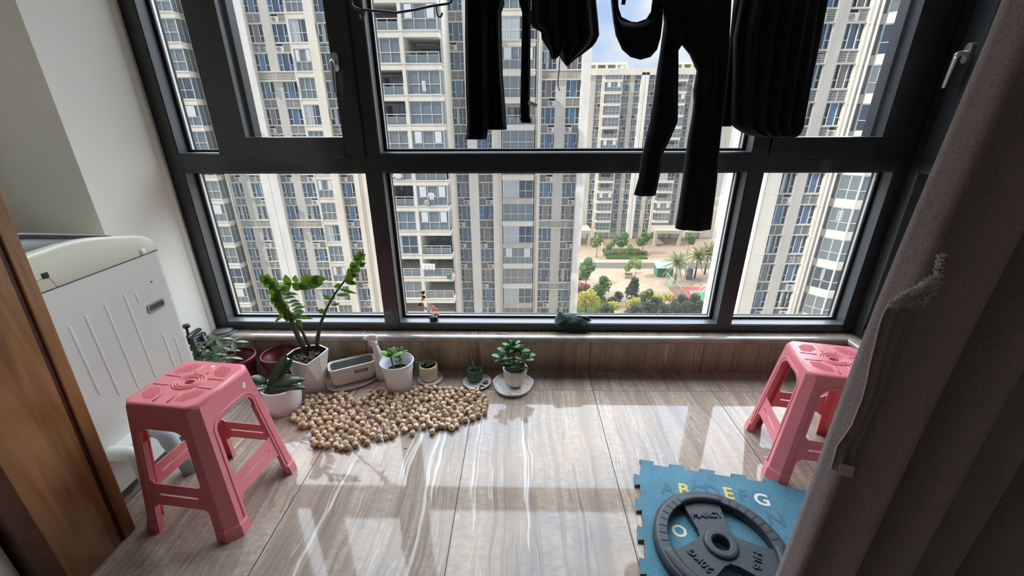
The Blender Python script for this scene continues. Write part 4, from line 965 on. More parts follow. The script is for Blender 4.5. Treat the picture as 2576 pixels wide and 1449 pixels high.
    if stickers:
        s1 = MB(); s1.add([(0.00, 0.088, H + .002), (0.014, 0.088, H + .002), (0.014, 0.099, H + .002), (0.0, 0.097, H + .002)], [(0, 1, 2, 3)]); o = s1.build('sticker', M_STICK, so); o['label'] = 'white sticker scrap'
        g = face(1, 0.003); s2 = MB().add([g(0.060, 0.438), g(0.072, 0.434), g(0.076, 0.452), g(0.064, 0.456)], [(0, 1, 2, 3)]); o = s2.build('sticker', M_STICK, so); o['label'] = 'white sticker scrap'
    return st
make_stool((-1.082, 1.139, 0.0), math.radians(-6.7), 'pink plastic stool in front of the washing machine, with white sticker scraps', True, 0.492)
make_stool((1.156, 1.356, 0.0), math.radians(-12.5), 'pink plastic stool at the right, one foot by the blue mat, partly behind the curtain', False, 0.460)

# ------------------------------------------------------------------ foam mat and weight plate
M_FOAM = bpy.data.materials.new('blue_foam'); M_FOAM.use_nodes = True
t = M_FOAM.node_tree; p = t.nodes['Principled BSDF']; p.inputs['Base Color'].default_value = (0.065, 0.27, 0.39, 1); p.inputs['Roughness'].default_value = 0.75
c = N(t, 'ShaderNodeTexCoord'); s = N(t, 'ShaderNodeSeparateXYZ'); t.links.new(c.outputs['Object'], s.inputs[0])
def tri(v, k):
    x = mathn(t, 'FRACT', mathn(t, 'MULTIPLY', v, k)); return mathn(t, 'ABSOLUTE', mathn(t, 'SUBTRACT', x, 0.5))
hh = mathn(t, 'MULTIPLY', tri(s.outputs['X'], 190), tri(s.outputs['Y'], 190))
b = N(t, 'ShaderNodeBump'); b.inputs['Strength'].default_value = 1.0; b.inputs['Distance'].default_value = 0.006; t.links.new(hh, b.inputs['Height']); t.links.new(b.outputs[0], p.inputs['Normal'])
n = N(t, 'ShaderNodeTexNoise'); n.inputs['Scale'].default_value = 9; t.links.new(c.outputs['Object'], n.inputs['Vector'])
t.links.new(ramp(t, n.outputs['Fac'], [(0.3, (0.066, 0.19, 0.26)), (0.7, (0.090, 0.25, 0.33))]), p.inputs['Base Color'])
M_FOAM_SIDE = mat('tan_foam_side', (0.30, 0.23, 0.15), 0.9)
A0 = fl(1606, 1163, 0.014); A1 = fl(1987, 1222, 0.014)
ang = math.atan2(A1.y - A0.y, A1.x - A0.x); Lm = 0.575
fm = empty('foam_mat', (A0.x, A0.y, 0), ang); tag(fm, 'blue interlocking foam play mat with alphabet letters under the weight plate', 'mat')
def mat_outline(L):
    pitch, tw, td, n = 0.1135, 0.050, 0.019, 5; e = []
    side = []
    for i in range(n):
        x0 = 0.006 + i * pitch; fl_ = 0.005
        side += [(x0 + fl_, 0), (x0, td), (x0 + tw + fl_, td), (x0 + tw, 0)]
    out = [(x, y) for x, y in side]                                  # far edge, left to right
    out += [(L + y, -x) for x, y in side]                            # right edge, downwards
    out += [(L - x, -L - y) for x, y in side]                        # near edge, right to left
    out += [(-y, -L + x) for x, y in side]                           # left edge, upwards
    return out
MB().prism(mat_outline(Lm), 0.0, 0.013, mi=0, side_mi=1).build('mat_tile', [M_FOAM, M_FOAM_SIDE], fm)
GL_ = mat('letter_grey', (0.055, 0.14, 0.19), 0.8); YL_ = mat('letter_yellow', (0.68, 0.49, 0.12), 0.8); WL_ = mat('letter_white', (0.70, 0.68, 0.58), 0.8)
Rm = Matrix.Rotation(-ang, 4, 'Z')
for ch, x, y, mt_ in (('A', 1679, 1230, GL_), ('B', 1720, 1232, YL_), ('C', 1757, 1236, GL_), ('D', 1792, 1238, GL_), ('E', 1833, 1242, YL_), ('F', 1870, 1248, GL_), ('G', 1917, 1258, WL_), ('N', 1952, 1308, GL_), ('O', 1709, 1337, WL_)):
    q = Rm @ (fl(x, y, 0.0135) - Vector((A0.x, A0.y, 0)))
    o = text('letter', ch, 0.072 if ch != 'O' else 0.060, (q.x, q.y, 0.0134), (0, 0, 0), mt_, fm, 0.0004, 0.0015); o['label'] = {'A': 'faded grey letter', 'B': 'yellow letter', 'E': 'yellow letter', 'G': 'white letter', 'O': 'white letter'}.get(ch, 'faded grey letter')

M_IRON = mat('grey_cast_iron', (0.030, 0.040, 0.047), 0.52, 0.5, bump=(260, 0.5), noise=(50, 0.15))
M_IRON_D = mat('dark_notch', (0.008, 0.009, 0.010), 0.7)
hub = fl(1815, 1364, 0.050); mc = fl(1782, 1304, 0.045)
a0 = math.atan2(mc.y - hub.y, mc.x - hub.x) - 0.02
wp = empty('weight_plate', (hub.x, hub.y, 0.0132)); tag(wp, 'grey cast iron weight plate with three grips lying on the blue foam mat', 'weight plate')
RO = 0.204
def polar(r, a): return (r * math.cos(a), r * math.sin(a))
wins = []
for k in range(3):
    am = a0 + PI / 3 + k * 2 * PI / 3; ho, hi_ = math.radians(37), math.radians(16)
    o = [polar(0.160, am - ho + 2 * ho * i / 14) for i in range(15)]
    inn = [polar(0.062 + 0.010 * abs(i - 3) / 3, am + hi_ - 2 * hi_ * i / 6) for i in range(7)]
    wins.append(o + inn)
disc = [polar(0.172, 2 * PI * i / 72) for i in range(72)]
hole = [polar(0.0262, -2 * PI * i / 32) for i in range(32)]
MB().prism(disc, 0.004, 0.027, holes=wins + [hole]).build('plate_body', M_IRON, wp, bevel=0.002); PB_ = C.objects[-1]
rim = MB(); rim.lathe([(0.160, 0.0), (RO - 0.006, 0.0), (RO, 0.006), (RO, 0.026), (RO - 0.008, 0.034), (RO - 0.018, 0.036), (0.163, 0.036), (0.160, 0.033), (0.160, 0.0)], 96)
rim.f = [f for f in rim.f if len(f) == 4]; rim.m = [0] * len(rim.f); rim.s = [False] * len(rim.f)
rim.build('outer_rim', M_IRON, wp)
for k in range(3):
    am = a0 + k * 2 * PI / 3; h_ = math.radians(25)
    g = MB(); rings = []
    for i in range(21):
        a = am - h_ + 2 * h_ * i / 20; e = 1 - 0.7 * (abs(i - 10) / 10) ** 12
        rings.append([Vector((*polar(r, a), z)) for r, z in ((0.1585, 0.026), (0.1585, 0.036 + 0.0045 * e), (0.168, 0.036 + 0.006 * e), (0.186, 0.036 + 0.0045 * e), (0.192, 0.033))])
    g.loft(rings, closed=False); g.build('hand_grip', M_IRON, wp)
nt_ = MB()
for k in range(3):
    am = a0 + PI / 3 + k * 2 * PI / 3
    for i in range(7):
        K = Matrix.Rotation(am + math.radians(-27 + 9 * i), 4, 'Z'); nt_.box(0.164, 0.187, -0.0016, 0.0016, 0.0340, 0.0369, tf=K)
nt_.build('rim_notch', M_IRON_D, wp)
hb = MB(); hb.lathe([(0.026, 0.0), (0.052, 0.0), (0.052, 0.030), (0.049, 0.035), (0.043, 0.037), (0.031, 0.037), (0.0265, 0.034), (0.026, 0.028), (0.026, 0.0)], 48)
hb.f = [f for f in hb.f if len(f) == 4]; hb.m = [0] * len(hb.f); hb.s = [False] * len(hb.f); hb.build('hub_ring', M_IRON, wp)
for k, (bd, sz) in enumerate((('MARCY', 0.0295), ('20KG', 0.032), ('44LB', 0.032))):
    am = a0 + k * 2 * PI / 3
    q = polar(0.104 if k == 0 else 0.100, am)
    o = text('raised_lettering', bd, sz, (q[0], q[1], 0.0275), (0, 0, am - PI / 2), M_IRON, PB_, 0.0030, 0.0005, 0.0004)

# ------------------------------------------------------------------ curtain on the right
M_CURTAIN = mat('brown_velvet', (0.40, 0.34, 0.33), 0.85, 0.15, sheen=0.35, noise=(260, 0.18), bump=(420, 0.25))
M_CURT_IN = mat('dark_curtain_lining', (0.34, 0.29, 0.275), 0.9, 0.1, noise=(200, 0.2), bump=(420, 0.25)); M_FUZZ = mat('frayed_threads', (0.85, 0.80, 0.75), 0.9); M_TAGC = mat('beige_care_tag', (0.75, 0.70, 0.60), 0.8)
cu = empty('curtain', (0.95, 0.66, 0.0)); tag(cu, 'dark brown velvet curtain bunched at the right, torn along its edge', 'curtain')
def curt(sv, z):
    k = max(0.0, min(1.0, (z - 0.1) / 1.3))
    x0 = 0.604 + 0.038 * k + 0.006 * math.sin(z * 5)
    ph = 2 * PI * (sv * 8.5) + 0.55 * math.sin(z * 1.7 + sv * 9) * sv
    amp = 0.030 + 0.013 * math.sin(sv * 23 + 3.6) * min(1, sv * 6) + 0.010 * (1 - k) * sv
    X = x0 + sv * 0.92 + 0.020 * math.sin(ph * 0.5 + 0.6) * sv
    Y = 0.655 + amp * -math.cos(ph) * (1 if sv > 0.02 else sv / 0.02) + 0.030 * math.exp(-(sv / 0.012) ** 2)
    return Vector((X - 0.95, Y - 0.66, z))
mb = MB(); NS, NZ = 240, 40
mb.loft([[curt(i / NS, 0.02 + 2.18 * j / NZ) for i in range(NS + 1)] for j in range(NZ + 1)], closed=False)
cc_ = mb.build('curtain_cloth', M_CURTAIN, cu, solid=0.003)
def onc(x, y, Y=0.600): p_ = at(x, y, Y); return p_ - Vector((0.95, 0.66, 0))
edge = [(2236, 762), (2222, 790), (2213, 815), (2205, 850), (2198, 877), (2188, 918), (2180, 960), (2170, 1000), (2142, 1071), (2106, 1122), (2090, 1180)]
inner = [(2330, 768), (2312, 790), (2297, 815), (2280, 855), (2270, 880), (2256, 920), (2240, 960), (2225, 1000), (2196, 1071), (2178, 1122), (2156, 1190)]
mb = MB(); rings = []
for (a, b_) in zip(edge, inner):
    pa, pb = onc(*a), onc(*b_, 0.606); rings.append([pa.lerp(pb, i / 10) + Vector((0, -0.006 * math.sin(i / 10 * PI) + 0.003 * math.sin(i * 1.9), 0)) for i in range(11)])
mb.loft(rings, closed=False); mb.build('torn_flap', M_CURT_IN, cu, solid=0.002)
mb = MB(); mb.tube([onc(*e_, 0.599) for e_ in edge], 0.0011, 6); mb.build('frayed_hem', M_FUZZ, cu)
rf = random.Random(5); mb = MB()
up_ = [(2236, 763), (2262, 744), (2290, 729), (2322, 711), (2345, 697), (2358, 690)]; lo_ = [(2238, 766), (2264, 768), (2292, 771), (2318, 769), (2340, 748), (2352, 716)]
rings = [[onc(*u_, 0.596).lerp(onc(*l_, 0.592), q / 4) + Vector((0, rf.uniform(-.002, .001), 0)) for u_, l_ in zip(up_, lo_)] for q in range(5)]
mb.loft(rings, closed=False); mb.build('torn_edge', mat('torn_velvet', (0.62, 0.56, 0.52), 0.95, noise=(300, 0.4), bump=(300, 0.8)), cu, solid=0.0015)
mb = MB()
for q in range(620):
    k_ = rf.random() ** 0.9 * 4.99; i_ = int(k_); f_ = k_ - i_; t_ = rf.random()
    u_ = Vector((*up_[i_], 0)).lerp(Vector((*up_[i_ + 1], 0)), f_); l_ = Vector((*lo_[i_], 0)).lerp(Vector((*lo_[i_ + 1], 0)), f_); c_ = u_.lerp(l_, t_ ** 1.4)
    p0 = onc(c_.x, c_.y, 0.5925 - rf.random() * 0.002); dv = Vector((rf.gauss(0.15, 0.9), rf.gauss(-0.3, .4), rf.gauss(0.25, 0.8))).normalized() * rf.uniform(0.004, 0.011)
    mb.tube([p0, p0 + dv * 0.5 + Vector((rf.uniform(-.001, .001), -0.0008, 0.001)), p0 + dv], [0.0006, 0.0005, 0.0003], 3, caps=False)
for q in range(90):
    t_ = rf.random(); c_ = Vector((2352, 690, 0)).lerp(Vector((2366, 640, 0)), t_); p0 = onc(c_.x + rf.uniform(-4, 4), c_.y, 0.597); dv = Vector((rf.gauss(0, 1), rf.gauss(-0.3, .4), rf.gauss(0.3, 0.6))).normalized() * rf.uniform(0.003, 0.008)
    mb.tube([p0, p0 + dv * 0.5, p0 + dv], [0.0006, 0.0005, 0.0003], 3, caps=False)
mb.build('frayed_fluff', M_FUZZ, cu)
mb = MB(); mb.add([onc(2113, 1166, 0.588), onc(2150, 1174, 0.588), onc(2145, 1202, 0.588), onc(2110, 1194, 0.588)], [(0, 1, 2, 3)]); mb.build('care_tag', M_TAGC, cu, solid=0.0006)
rod = tag(MB().tube([(-1.2, 0.66, 2.22), (2.2, 0.66, 2.22)], 0.014, 12).build('curtain_rod', M_BLACK), 'dark curtain rod above the doorway', 'curtain rod')

# ------------------------------------------------------------------ laundry on the drying pole
M_BLK = mat('black_cotton', (0.0045, 0.0045, 0.0055), 0.9, 0.2, sheen=0.05, bump=(300, 0.2)); M_NAVY = mat('navy_black_jersey', (0.0055, 0.006, 0.010), 0.85, 0.25, sheen=0.08, bump=(200, 0.3))
PY, PZ = 1.50, 1.93
tag(MB().tube([(-1.1, PY, PZ), (1.5, PY, PZ)], 0.011, 12).tube([(-0.9, PY, PZ), (-0.9, PY, 2.66)], 0.006, 8).tube([(1.3, PY, PZ), (1.3, PY, 2.66)], 0.006, 8).build('drying_pole', M_SILVER), 'metal drying pole under the balcony ceiling', 'drying pole')
def cloth_tube(mb, rows, Y, depth=0.035, top=None, seed=1, folds=5, amp=0.006, n=40):
    """hanging tube of cloth; rows = (py, left px, right px) from hem to top"""
    rg = random.Random(seed); ph = [rg.uniform(0, 6.28) for _ in range(4)]; rings = []
    W_ = []
    for (y, xl, xr) in rows: a = at(xl, y, Y); b = at(xr, y, Y); W_.append((a.z, a.x, b.x, b.z))
    if top:
        for (z, xl, xr) in top: W_.append((z, xl, xr, z))
    for (z, x0, x1, zb) in W_:
        cxx, hw = (x0 + x1) / 2, (x1 - x0) / 2; dd = min(depth, hw * 0.8); ring = []
        for i in range(n):
            a = 2 * PI * i / n; u = math.cos(a)
            rip = amp * math.sin(folds * u * 2.2 + ph[0] + z * 3) + amp * 0.6 * math.sin(folds * 1.9 * u + ph[1] - z * 5)
            env = 1 - abs(u) ** 6
            zz = z + (zb - z) * (u + 1) / 2
            ring.append(Vector((cxx + hw * u, Y + dd * math.sin(a) + rip * env * (1 if math.sin(a) < 0 else 0.6), zz)))
        rings.append(ring)
    return mb.loft(rings)
def resample(rows, step=24):
    out = []
    for (a, b_) in zip(rows[:-1], rows[1:]):
        k = max(1, int(abs(a[0] - b_[0]) / step)); out += [tuple(a[j] + (b_[j] - a[j]) * i / k for j in range(3)) for i in range(k)]
    return out + [rows[-1]]
g1 = empty('trousers', (-0.12, PY, PZ)); tag(g1, 'black trousers hanging leftmost among the laundry, two loose legs', 'trousers', 'black laundry on the pole')
mb = MB(); cloth_tube(mb, resample([(350, 1171, 1223), (340, 1174, 1226), (310, 1175, 1228), (235, 1172, 1228), (100, 1170, 1226), (0, 1170, 1226)]), PY - 0.02, 0.034, [(PZ - 0.05, -0.17, -0.02)], 1)
mb.build('trouser_leg', M_BLK, g1)
mb = MB(); cloth_tube(mb, resample([(326, 1222, 1275), (310, 1220, 1274), (264, 1218, 1271), (186, 1214, 1265), (78, 1210, 1262), (31, 1206, 1262), (10, 1204, 1270), (0, 1204, 1268)]), PY + 0.02, 0.030, [(PZ - 0.05, -0.16, 0.0)], 2)
mb.build('trouser_leg', M_BLK, g1)
MB().tube([(-0.09, PY, PZ + 0.012), (-0.09, PY - 0.014, PZ), (-0.09, PY, PZ - 0.06)], 0.003, 6).build('clip', M_BLACK, g1)
g2 = empty('legging', (0.02, PY, PZ)); tag(g2, 'narrow black legging leg with frilled hem and beige tag, second from left in the laundry', 'leggings', 'black laundry on the pole')
mb = MB(); cloth_tube(mb, resample([(309, 1311, 1337), (300, 1308, 1336), (292, 1310, 1333), (280, 1308, 1333), (186, 1310, 1334), (60, 1313, 1335), (31, 1313, 1336), (12, 1307, 1335), (0, 1305, 1336)], 18), PY, 0.018, [(PZ - 0.02, -0.01, 0.05)], 3, 4, 0.004)
mb.build('legging_leg', M_BLK, g2)
p0 = at(1331, 258, PY - 0.02); MB().add([at(1330, 252, PY - .02), at(1352, 262, PY - .035), at(1350, 270, PY - .035), at(1328, 263, PY - .02)], [(0, 1, 2, 3)]).build('care_tag', M_TAGC, g2, solid=0.0008)
g3 = empty('hooded_top', (0.12, PY, PZ)); tag(g3, 'bunched black hooded top with a dangling drawstring in the middle of the laundry', 'top', 'black laundry on the pole')
mb = MB(); cloth_tube(mb, resample([(166, 1424, 1429), (150, 1412, 1446), (137, 1408, 1465), (118, 1400, 1490), (105, 1392, 1500), (90, 1380, 1507), (60, 1372, 1505), (0, 1372, 1499)], 10), PY, 0.06, [(PZ - 0.03, 0.05, 0.24)], 4, 5, 0.012)
mb.build('body', M_NAVY, g3)
mb = MB(); cloth_tube(mb, resample([(149, 1387, 1398), (140, 1385, 1408), (127, 1381, 1412), (99, 1363, 1420), (80, 1361, 1420), (68, 1340, 1420), (58, 1335, 1420), (0, 1337, 1420)], 8), PY - 0.03, 0.045, [(PZ - 0.04, 0.05, 0.16)], 5, 4, 0.010)
mb.build('sleeve', M_NAVY, g3)
MB().tube([at(1409, 140, PY - 0.06), at(1406, 180, PY - 0.06), at(1403, 210, PY - 0.06), at(1405, 220, PY - 0.06), at(1408, 229, PY - 0.06)], 0.0015, 6).build('drawstring', M_BLK, g3)
g4 = empty('cap', (0.36, PY, PZ)); tag(g4, 'black cap hanging with its curved peak downwards against the sky', 'cap', 'black laundry on the pole')
outer = [(1541, -30), (1543, 10), (1546, 50), (1551, 87), (1566, 124), (1586, 143), (1611, 150), (1636, 143), (1653, 124), (1662, 95), (1668, 60), (1672, 30), (1674, -30)]
innr = [(1549, -30), (1549, 0), (1553, 37), (1560, 47), (1570, 55), (1586, 59), (1603, 60), (1617, 57), (1628, 51), (1636, 43), (1642, 33), (1648, 0), (1648, -30)]
mb = MB(); rings = []
for i, (o_, q_) in enumerate(zip(outer, innr)):
    a = at(*o_, PY - 0.02); b_ = at(*q_, PY - 0.005); t_ = (i - 6) / 6
    mid = [a.lerp(b_, j / 6) + Vector((0, 0.030 * (t_ * t_) - 0.02 * math.sin(j / 6 * PI), 0)) for j in range(7)]
    rings.append(mid)
mb.loft(rings, closed=False); mb.build('peak', M_BLK, g4, solid=0.004)
mb = MB(); mb.tube([at(1549, -30, PY - 0.01), at(1551, 20, PY), at(1560, 47, PY + .005), at(1586, 60, PY + 0.01), at(1603, 61, PY + 0.01), at(1628, 52, PY + .005), at(1642, 30, PY), at(1650, -30, PY - 0.01)], 0.006, 8); mb.build('sweat_band', M_BLK, g4)
mb = MB()
for sx_, xx in ((0, 0.304), (1, 0.420)): mb.tube([(xx, PY - 0.01, 1.60), (xx + 0.01 - 0.02 * sx_, PY, 1.74), (0.355 + 0.01 * sx_, PY, 1.84), (0.36, PY, PZ + 0.012)], 0.006, 8)
mb.build('strap', M_BLK, g4)
g5 = empty('leggings', (0.52, PY, PZ)); tag(g5, 'long black leggings hanging lowest of the laundry in front of the transom', 'leggings', 'black laundry on the pole')
mb = MB(); cloth_tube(mb, resample([(490, 1595, 1649), (447, 1607, 1658), (431, 1609, 1661), (393, 1615, 1664), (348, 1625, 1686), (306, 1635, 1704), (248, 1644, 1705), (178, 1653, 1706), (128, 1661, 1706), (112, 1663, 1716), (60, 1670, 1735), (0, 1668, 1745)]), PY, 0.034, [(PZ - 0.02, 0.46, 0.60)], 6, 3, 0.004)
mb.build('legging_leg', M_BLK, g5)
mb = MB(); cloth_tube(mb, resample([(574, 1699, 1787), (497, 1711, 1797), (456, 1717, 1802), (427, 1721, 1804), (352, 1731, 1810), (290, 1742, 1816), (257, 1746, 1819), (228, 1745, 1822), (178, 1754, 1827), (137, 1736, 1831), (112, 1716, 1833), (60, 1700, 1836), (0, 1690, 1839)]), PY - 0.004, 0.040, [(PZ - 0.02, 0.50, 0.70)], 7, 3, 0.005)
mb.build('legging_leg', M_BLK, g5)
MB().tube([(0.56, PY, PZ + 0.012), (0.56, PY - 0.014, PZ), (0.56, PY, PZ - 0.05)], 0.003, 6).build('clip', M_BLACK, g5)
g6 = empty('shirt', (0.80, PY, PZ)); tag(g6, 'wide dark navy shirt with a curved hem hanging rightmost in the laundry', 'shirt', 'black laundry on the pole')
mb = MB(); cloth_tube(mb, resample([(345, 1925, 1985), (342, 1890, 2000), (334, 1868, 2009), (322, 1850, 2015), (315, 1842, 2018), (298, 1838, 2021), (207, 1843, 2038), (95, 1846, 2063), (8, 1861, 2079), (0, 1862, 2080)], 16), PY + 0.01, 0.055, [(PZ - 0.02, 0.70, 0.98)], 8, 9, 0.012, 72)
mb.build('shirt_body', M_NAVY, g6)
mb = MB(); cloth_tube(mb, resample([(318, 1812, 1838), (300, 1815, 1842), (145, 1831, 1850), (60, 1840, 1868), (0, 1846, 1880)]), PY + 0.03, 0.016, None, 9, 2, 0.002)
mb.build('side_panel', M_BLK, g6)
MB().tube([(0.84, PY, PZ + 0.012), (0.84, PY - 0.014, PZ), (0.84, PY, PZ - 0.05)], 0.003, 6).build('clip', M_BLACK, g6)
M_HANG = mat('blue_green_hanger_plastic', (0.035, 0.085, 0.095), 0.4)
hg = empty('clothes_hanger', (-0.37, PY, PZ)); tag(hg, 'empty blue green plastic clothes hanger at the top left of the window', 'hanger')
def H_(x, y): return at(x, y, PY)
mb = MB(); mb.tube([H_(890, -60), H_(883, -10), H_(884, 8), H_(891, 19), H_(905, 24), H_(950, 28), H_(996, 32), H_(1042, 25), H_(1086, 15), H_(1128, 9), H_(1135, 5), H_(1137, -8), H_(1128, -60)], 0.0036, 8)
mb.tube([H_(890, -60), (-0.42, PY, 1.78), (-0.37, PY, 1.83), (-0.31, PY, 1.78), H_(1128, -60)], 0.0036, 8)
mb.build('hanger_bar', M_HANG, hg)
MB().tube([H_(917, 27), H_(915, 42), H_(910, 48), H_(906, 46), H_(904, 37)], 0.003, 8).build('hook', M_HANG, hg)
MB().tube([H_(1098, 14), H_(1100, 36), H_(1104, 42), H_(1109, 42), H_(1113, 32)], 0.003, 8).build('hook', M_HANG, hg)
MB().tube([(-0.37, PY, 1.83), (-0.37, PY, 1.90)] + [(-0.37, PY + 0.017 * math.sin(a), PZ - 0.002 - 0.017 * math.cos(a)) for a in [0.6 + 4.2 * i / 10 for i in range(11)]], 0.0025, 8).build('hanger_hook', M_SILVER, hg)

# ------------------------------------------------------------------ washing machine
M_WASH = mat('washer_white_enamel', (0.66, 0.66, 0.60), 0.32, 0.5, bump=(180, 0.03)); M_WASHP = mat('washer_cream_panel', (0.68, 0.66, 0.53), 0.22, 0.5); M_LID = mat('smoked_washer_lid', (0.03, 0.032, 0.034), 0.15, 0.5)
M_GREYP2 = mat('grey_plastic', (0.30, 0.31, 0.32), 0.4); M_DGREY = mat('dark_grey_plastic', (0.07, 0.075, 0.085), 0.45)
WX0, WX1, WY0, WY1 = -1.945, -1.42, 1.03, 1.572
wm = empty('washing_machine', ((WX0 + WX1) / 2, (WY0 + WY1) / 2, 0)); tag(wm, 'white top loading washing machine against the left wall with a cream control panel', 'washing machine')
def WW(mb, name, mt_, **k):
    o = mb.build(name, mt_, **k); o.parent = wm; o.location = -wm.location; return o
body = MB(); body.prism(rrect(WX0, WX1, WY0, WY1, 0.03, 6), 0.055, 0.812); WW(body, 'body', M_WASH, bevel=0.004)
base = MB(); base.box(WX0 + 0.03, WX1 - 0.02, WY0 + 0.02, WY1 - 0.02, 0.02, 0.055); WW(base, 'plinth', M_DGREY)
for x in (WX0 + 0.06, WX1 - 0.06):
    for y in (WY0 + 0.06, WY1 - 0.06): WW(MB().lathe([(0.022, 0), (0.022, 0.02), (0.015, 0.022)], 12, (x, y, 0)), 'foot', M_BLACK)
tp = MB(); rings = []
ZT = [(1.03, 0.922), (1.10, 0.927), (1.15, 0.931), (1.23, 0.934), (1.29, 0.931), (1.33, 0.926), (1.37, 0.918), (1.41, 0.909), (1.455, 0.898), (1.49, 0.890), (1.52, 0.881), (1.545, 0.869), (1.56, 0.855), (1.572, 0.835)]
for y, zt in ZT:                                      # control panel frame: tall side cheek, curved top edge
    ins = 0.0 if y < 1.54 else (y - 1.54) * 0.4
    rings.append([Vector((WX1 + 0.001 - ins, y, 0.814)), Vector((WX1 + 0.001 - ins, y, zt - 0.014)), Vector((WX1 - 0.003 - ins, y, zt - 0.004)), Vector((WX1 - 0.012 - ins, y, zt)), Vector((WX1 - 0.030, y, zt - 0.001)), Vector((WX1 - 0.048, y, zt - 0.010)),
                  Vector((WX0 + 0.048, y, zt - 0.010)), Vector((WX0 + 0.012, y, zt)), Vector((WX0, y, zt - 0.014)), Vector((WX0, y, 0.814))])
tp.loft(rings); WW(tp, 'top_panel', M_WASHP, bevel=0.002)
def lidz(y): return 0.9005 + 0.0795 * max(0, (1.452 - y) / 0.256) ** 0.95
lid = MB(); col_ = MB(); r1 = []; r3 = []
for i in range(15):
    y = 1.045 + (1.450 - 1.045) * i / 14; z = min(0.988, lidz(y)); th = 0.016 * min(1, (1.455 - y) * 9 + 0.08)
    r1.append([Vector((WX1 - 0.050, y, z - th)), Vector((WX1 - 0.052, y, z - 0.002)), Vector((WX1 - 0.07, y, z)), Vector((WX0 + 0.07, y, z)), Vector((WX0 + 0.052, y, z - 0.002)), Vector((WX0 + 0.05, y, z - th))])
    zb = [q for q in ZT if q[0] <= y + 1e-6][-1][1] - 0.012
    r3.append([Vector((WX1 - 0.054, y, zb)), Vector((WX1 - 0.056, y, max(zb + 0.001, z - th + 0.001))), Vector((WX0 + 0.056, y, max(zb + 0.001, z - th + 0.001))), Vector((WX0 + 0.054, y, zb))])
lid.loft(r1); WW(lid, 'lid', M_LID); col_.loft(r3); WW(col_, 'lid_rim', M_GREYP2)
for px in ((174, 800, 250, 1010), (214, 774, 300, 1010), (259, 747, 352, 990), (304, 726, 398, 960), (338, 722, 352, 775), (375, 690, 385, 722), (405, 825, 452, 960), (432, 835, 476, 950)):
    a, b_ = atx(px[0], px[1], WX1), atx(px[2], px[3], WX1)
    y = (a.y + b_.y) / 2; z1, z0 = a.z, max(0.10, b_.z)
    r_ = MB(); r_.tube([(WX1 - 0.011, y, z0), (WX1 - 0.0085, y, z0 + 0.03), (WX1 - 0.0085, y, z1 - 0.03), (WX1 - 0.011, y, z1)], [0.009, 0.0105, 0.0105, 0.009], 16)
    WW(r_, 'pressed_rib', M_WASH)
a, b_ = atx(366, 776, WX1), atx(416, 762, WX1); cy_, cz_ = (a.y + b_.y) / 2, (a.z + b_.z) / 2
K = Matrix(((0, 0, 1, 0), (1, 0, 0, 0), (0, 1, 0, 0), (0, 0, 0, 1)))
hy = 0.040; hz = 0.017
fr_ = MB(); fr_.prism(rrect(cy_ - hy, cy_ + hy, cz_ - hz, cz_ + hz, 0.010), WX1 - 0.001, WX1 + 0.004, holes=[rrect(cy_ - hy + 0.007, cy_ + hy - 0.007, cz_ - hz + 0.006, cz_ + hz - 0.006, 0.007)[::-1]], tf=K); WW(fr_, 'handle_frame', M_GREYP2)
rc = MB(); rc.prism(rrect(cy_ - hy + 0.006, cy_ + hy - 0.006, cz_ - hz + 0.005, cz_ + hz - 0.005, 0.006), WX1 - 0.001, WX1 + 0.0015, tf=K); WW(rc, 'handle_recess', M_DGREY)
a = atx(358, 633, WX1); WW(MB().lathe([(0.0, 0.006), (0.010, 0.006), (0.0125, 0.003), (0.0125, 0)], 18, tf=Matrix.Translation((WX1, a.y, a.z)) @ K), 'plug_cap', M_WHITE)
a = atx(113, 692, WX1); WW(MB().box(WX1 - 0.01, WX1 + 0.004, a.y - 0.010, a.y + 0.008, a.z - 0.010, a.z + 0.008), 'lock_button', M_BLACK, bevel=0.002)
a = atx(128, 715, WX1); seam = MB(); seam.tube([(WX1 + 0.001, a.y + 0.012, 0.815), (WX1 + 0.001, a.y + 0.004, 0.845), (WX1 + 0.001, a.y - 0.012, 0.852), (WX1 + 0.001, a.y - 0.06, 0.852)], 0.0008, 5); WW(seam, 'panel_seam', M_DGREY)
WW(MB().box(WX1 - 0.004, WX1 + 0.0012, WY0 + 0.02, WY1 - 0.015, 0.8115, 0.8145), 'panel_gap', M_DGREY)

# white plastic step stool behind the pink stool
M_WPL = mat('glossy_white_plastic', (0.72, 0.74, 0.71), 0.28); M_MINT = mat('pale_blue_plastic', (0.42, 0.58, 0.62), 0.35)
ss = empty('step_stool', (-1.42, 1.19, 0.0)); tag(ss, 'low white plastic step stool with rounded legs between the pink stool and the washing machine', 'step stool')
ss.location = (-1.40, 1.17, 0.0)
for sy, mt_ in ((-1, M_WPL), (1, M_MINT)):                 # two arched frames joined by the seat slats
    y0 = 0.060 * sy; pts_ = [(0.098, y0 * 1.25, 0.0), (0.088, y0 * 1.15, 0.09), (0.074, y0, 0.165)]
    pts_ += [(0.036 + 0.038 * math.cos(a), y0, 0.175 + 0.038 * math.sin(a)) for a in [PI / 2 * i / 6 for i in range(7)]]
    pts_ += [(-0.062 - 0.038 * math.sin(a), y0, 0.175 + 0.038 * math.cos(a)) for a in [PI / 2 * i / 6 for i in range(7)]]
    pts_ += [(-0.100, y0, 0.165), (-0.108, y0 * 1.15, 0.09), (-0.112, y0 * 1.25, 0.0)]
    MB().tube(pts_, 0.027, 14).build('arched_leg', mt_, ss)
MB().prism(rrect(-0.060, 0.036, -0.060, 0.060, 0.02), 0.205, 0.232).build('seat', M_WPL, ss, bevel=0.010)

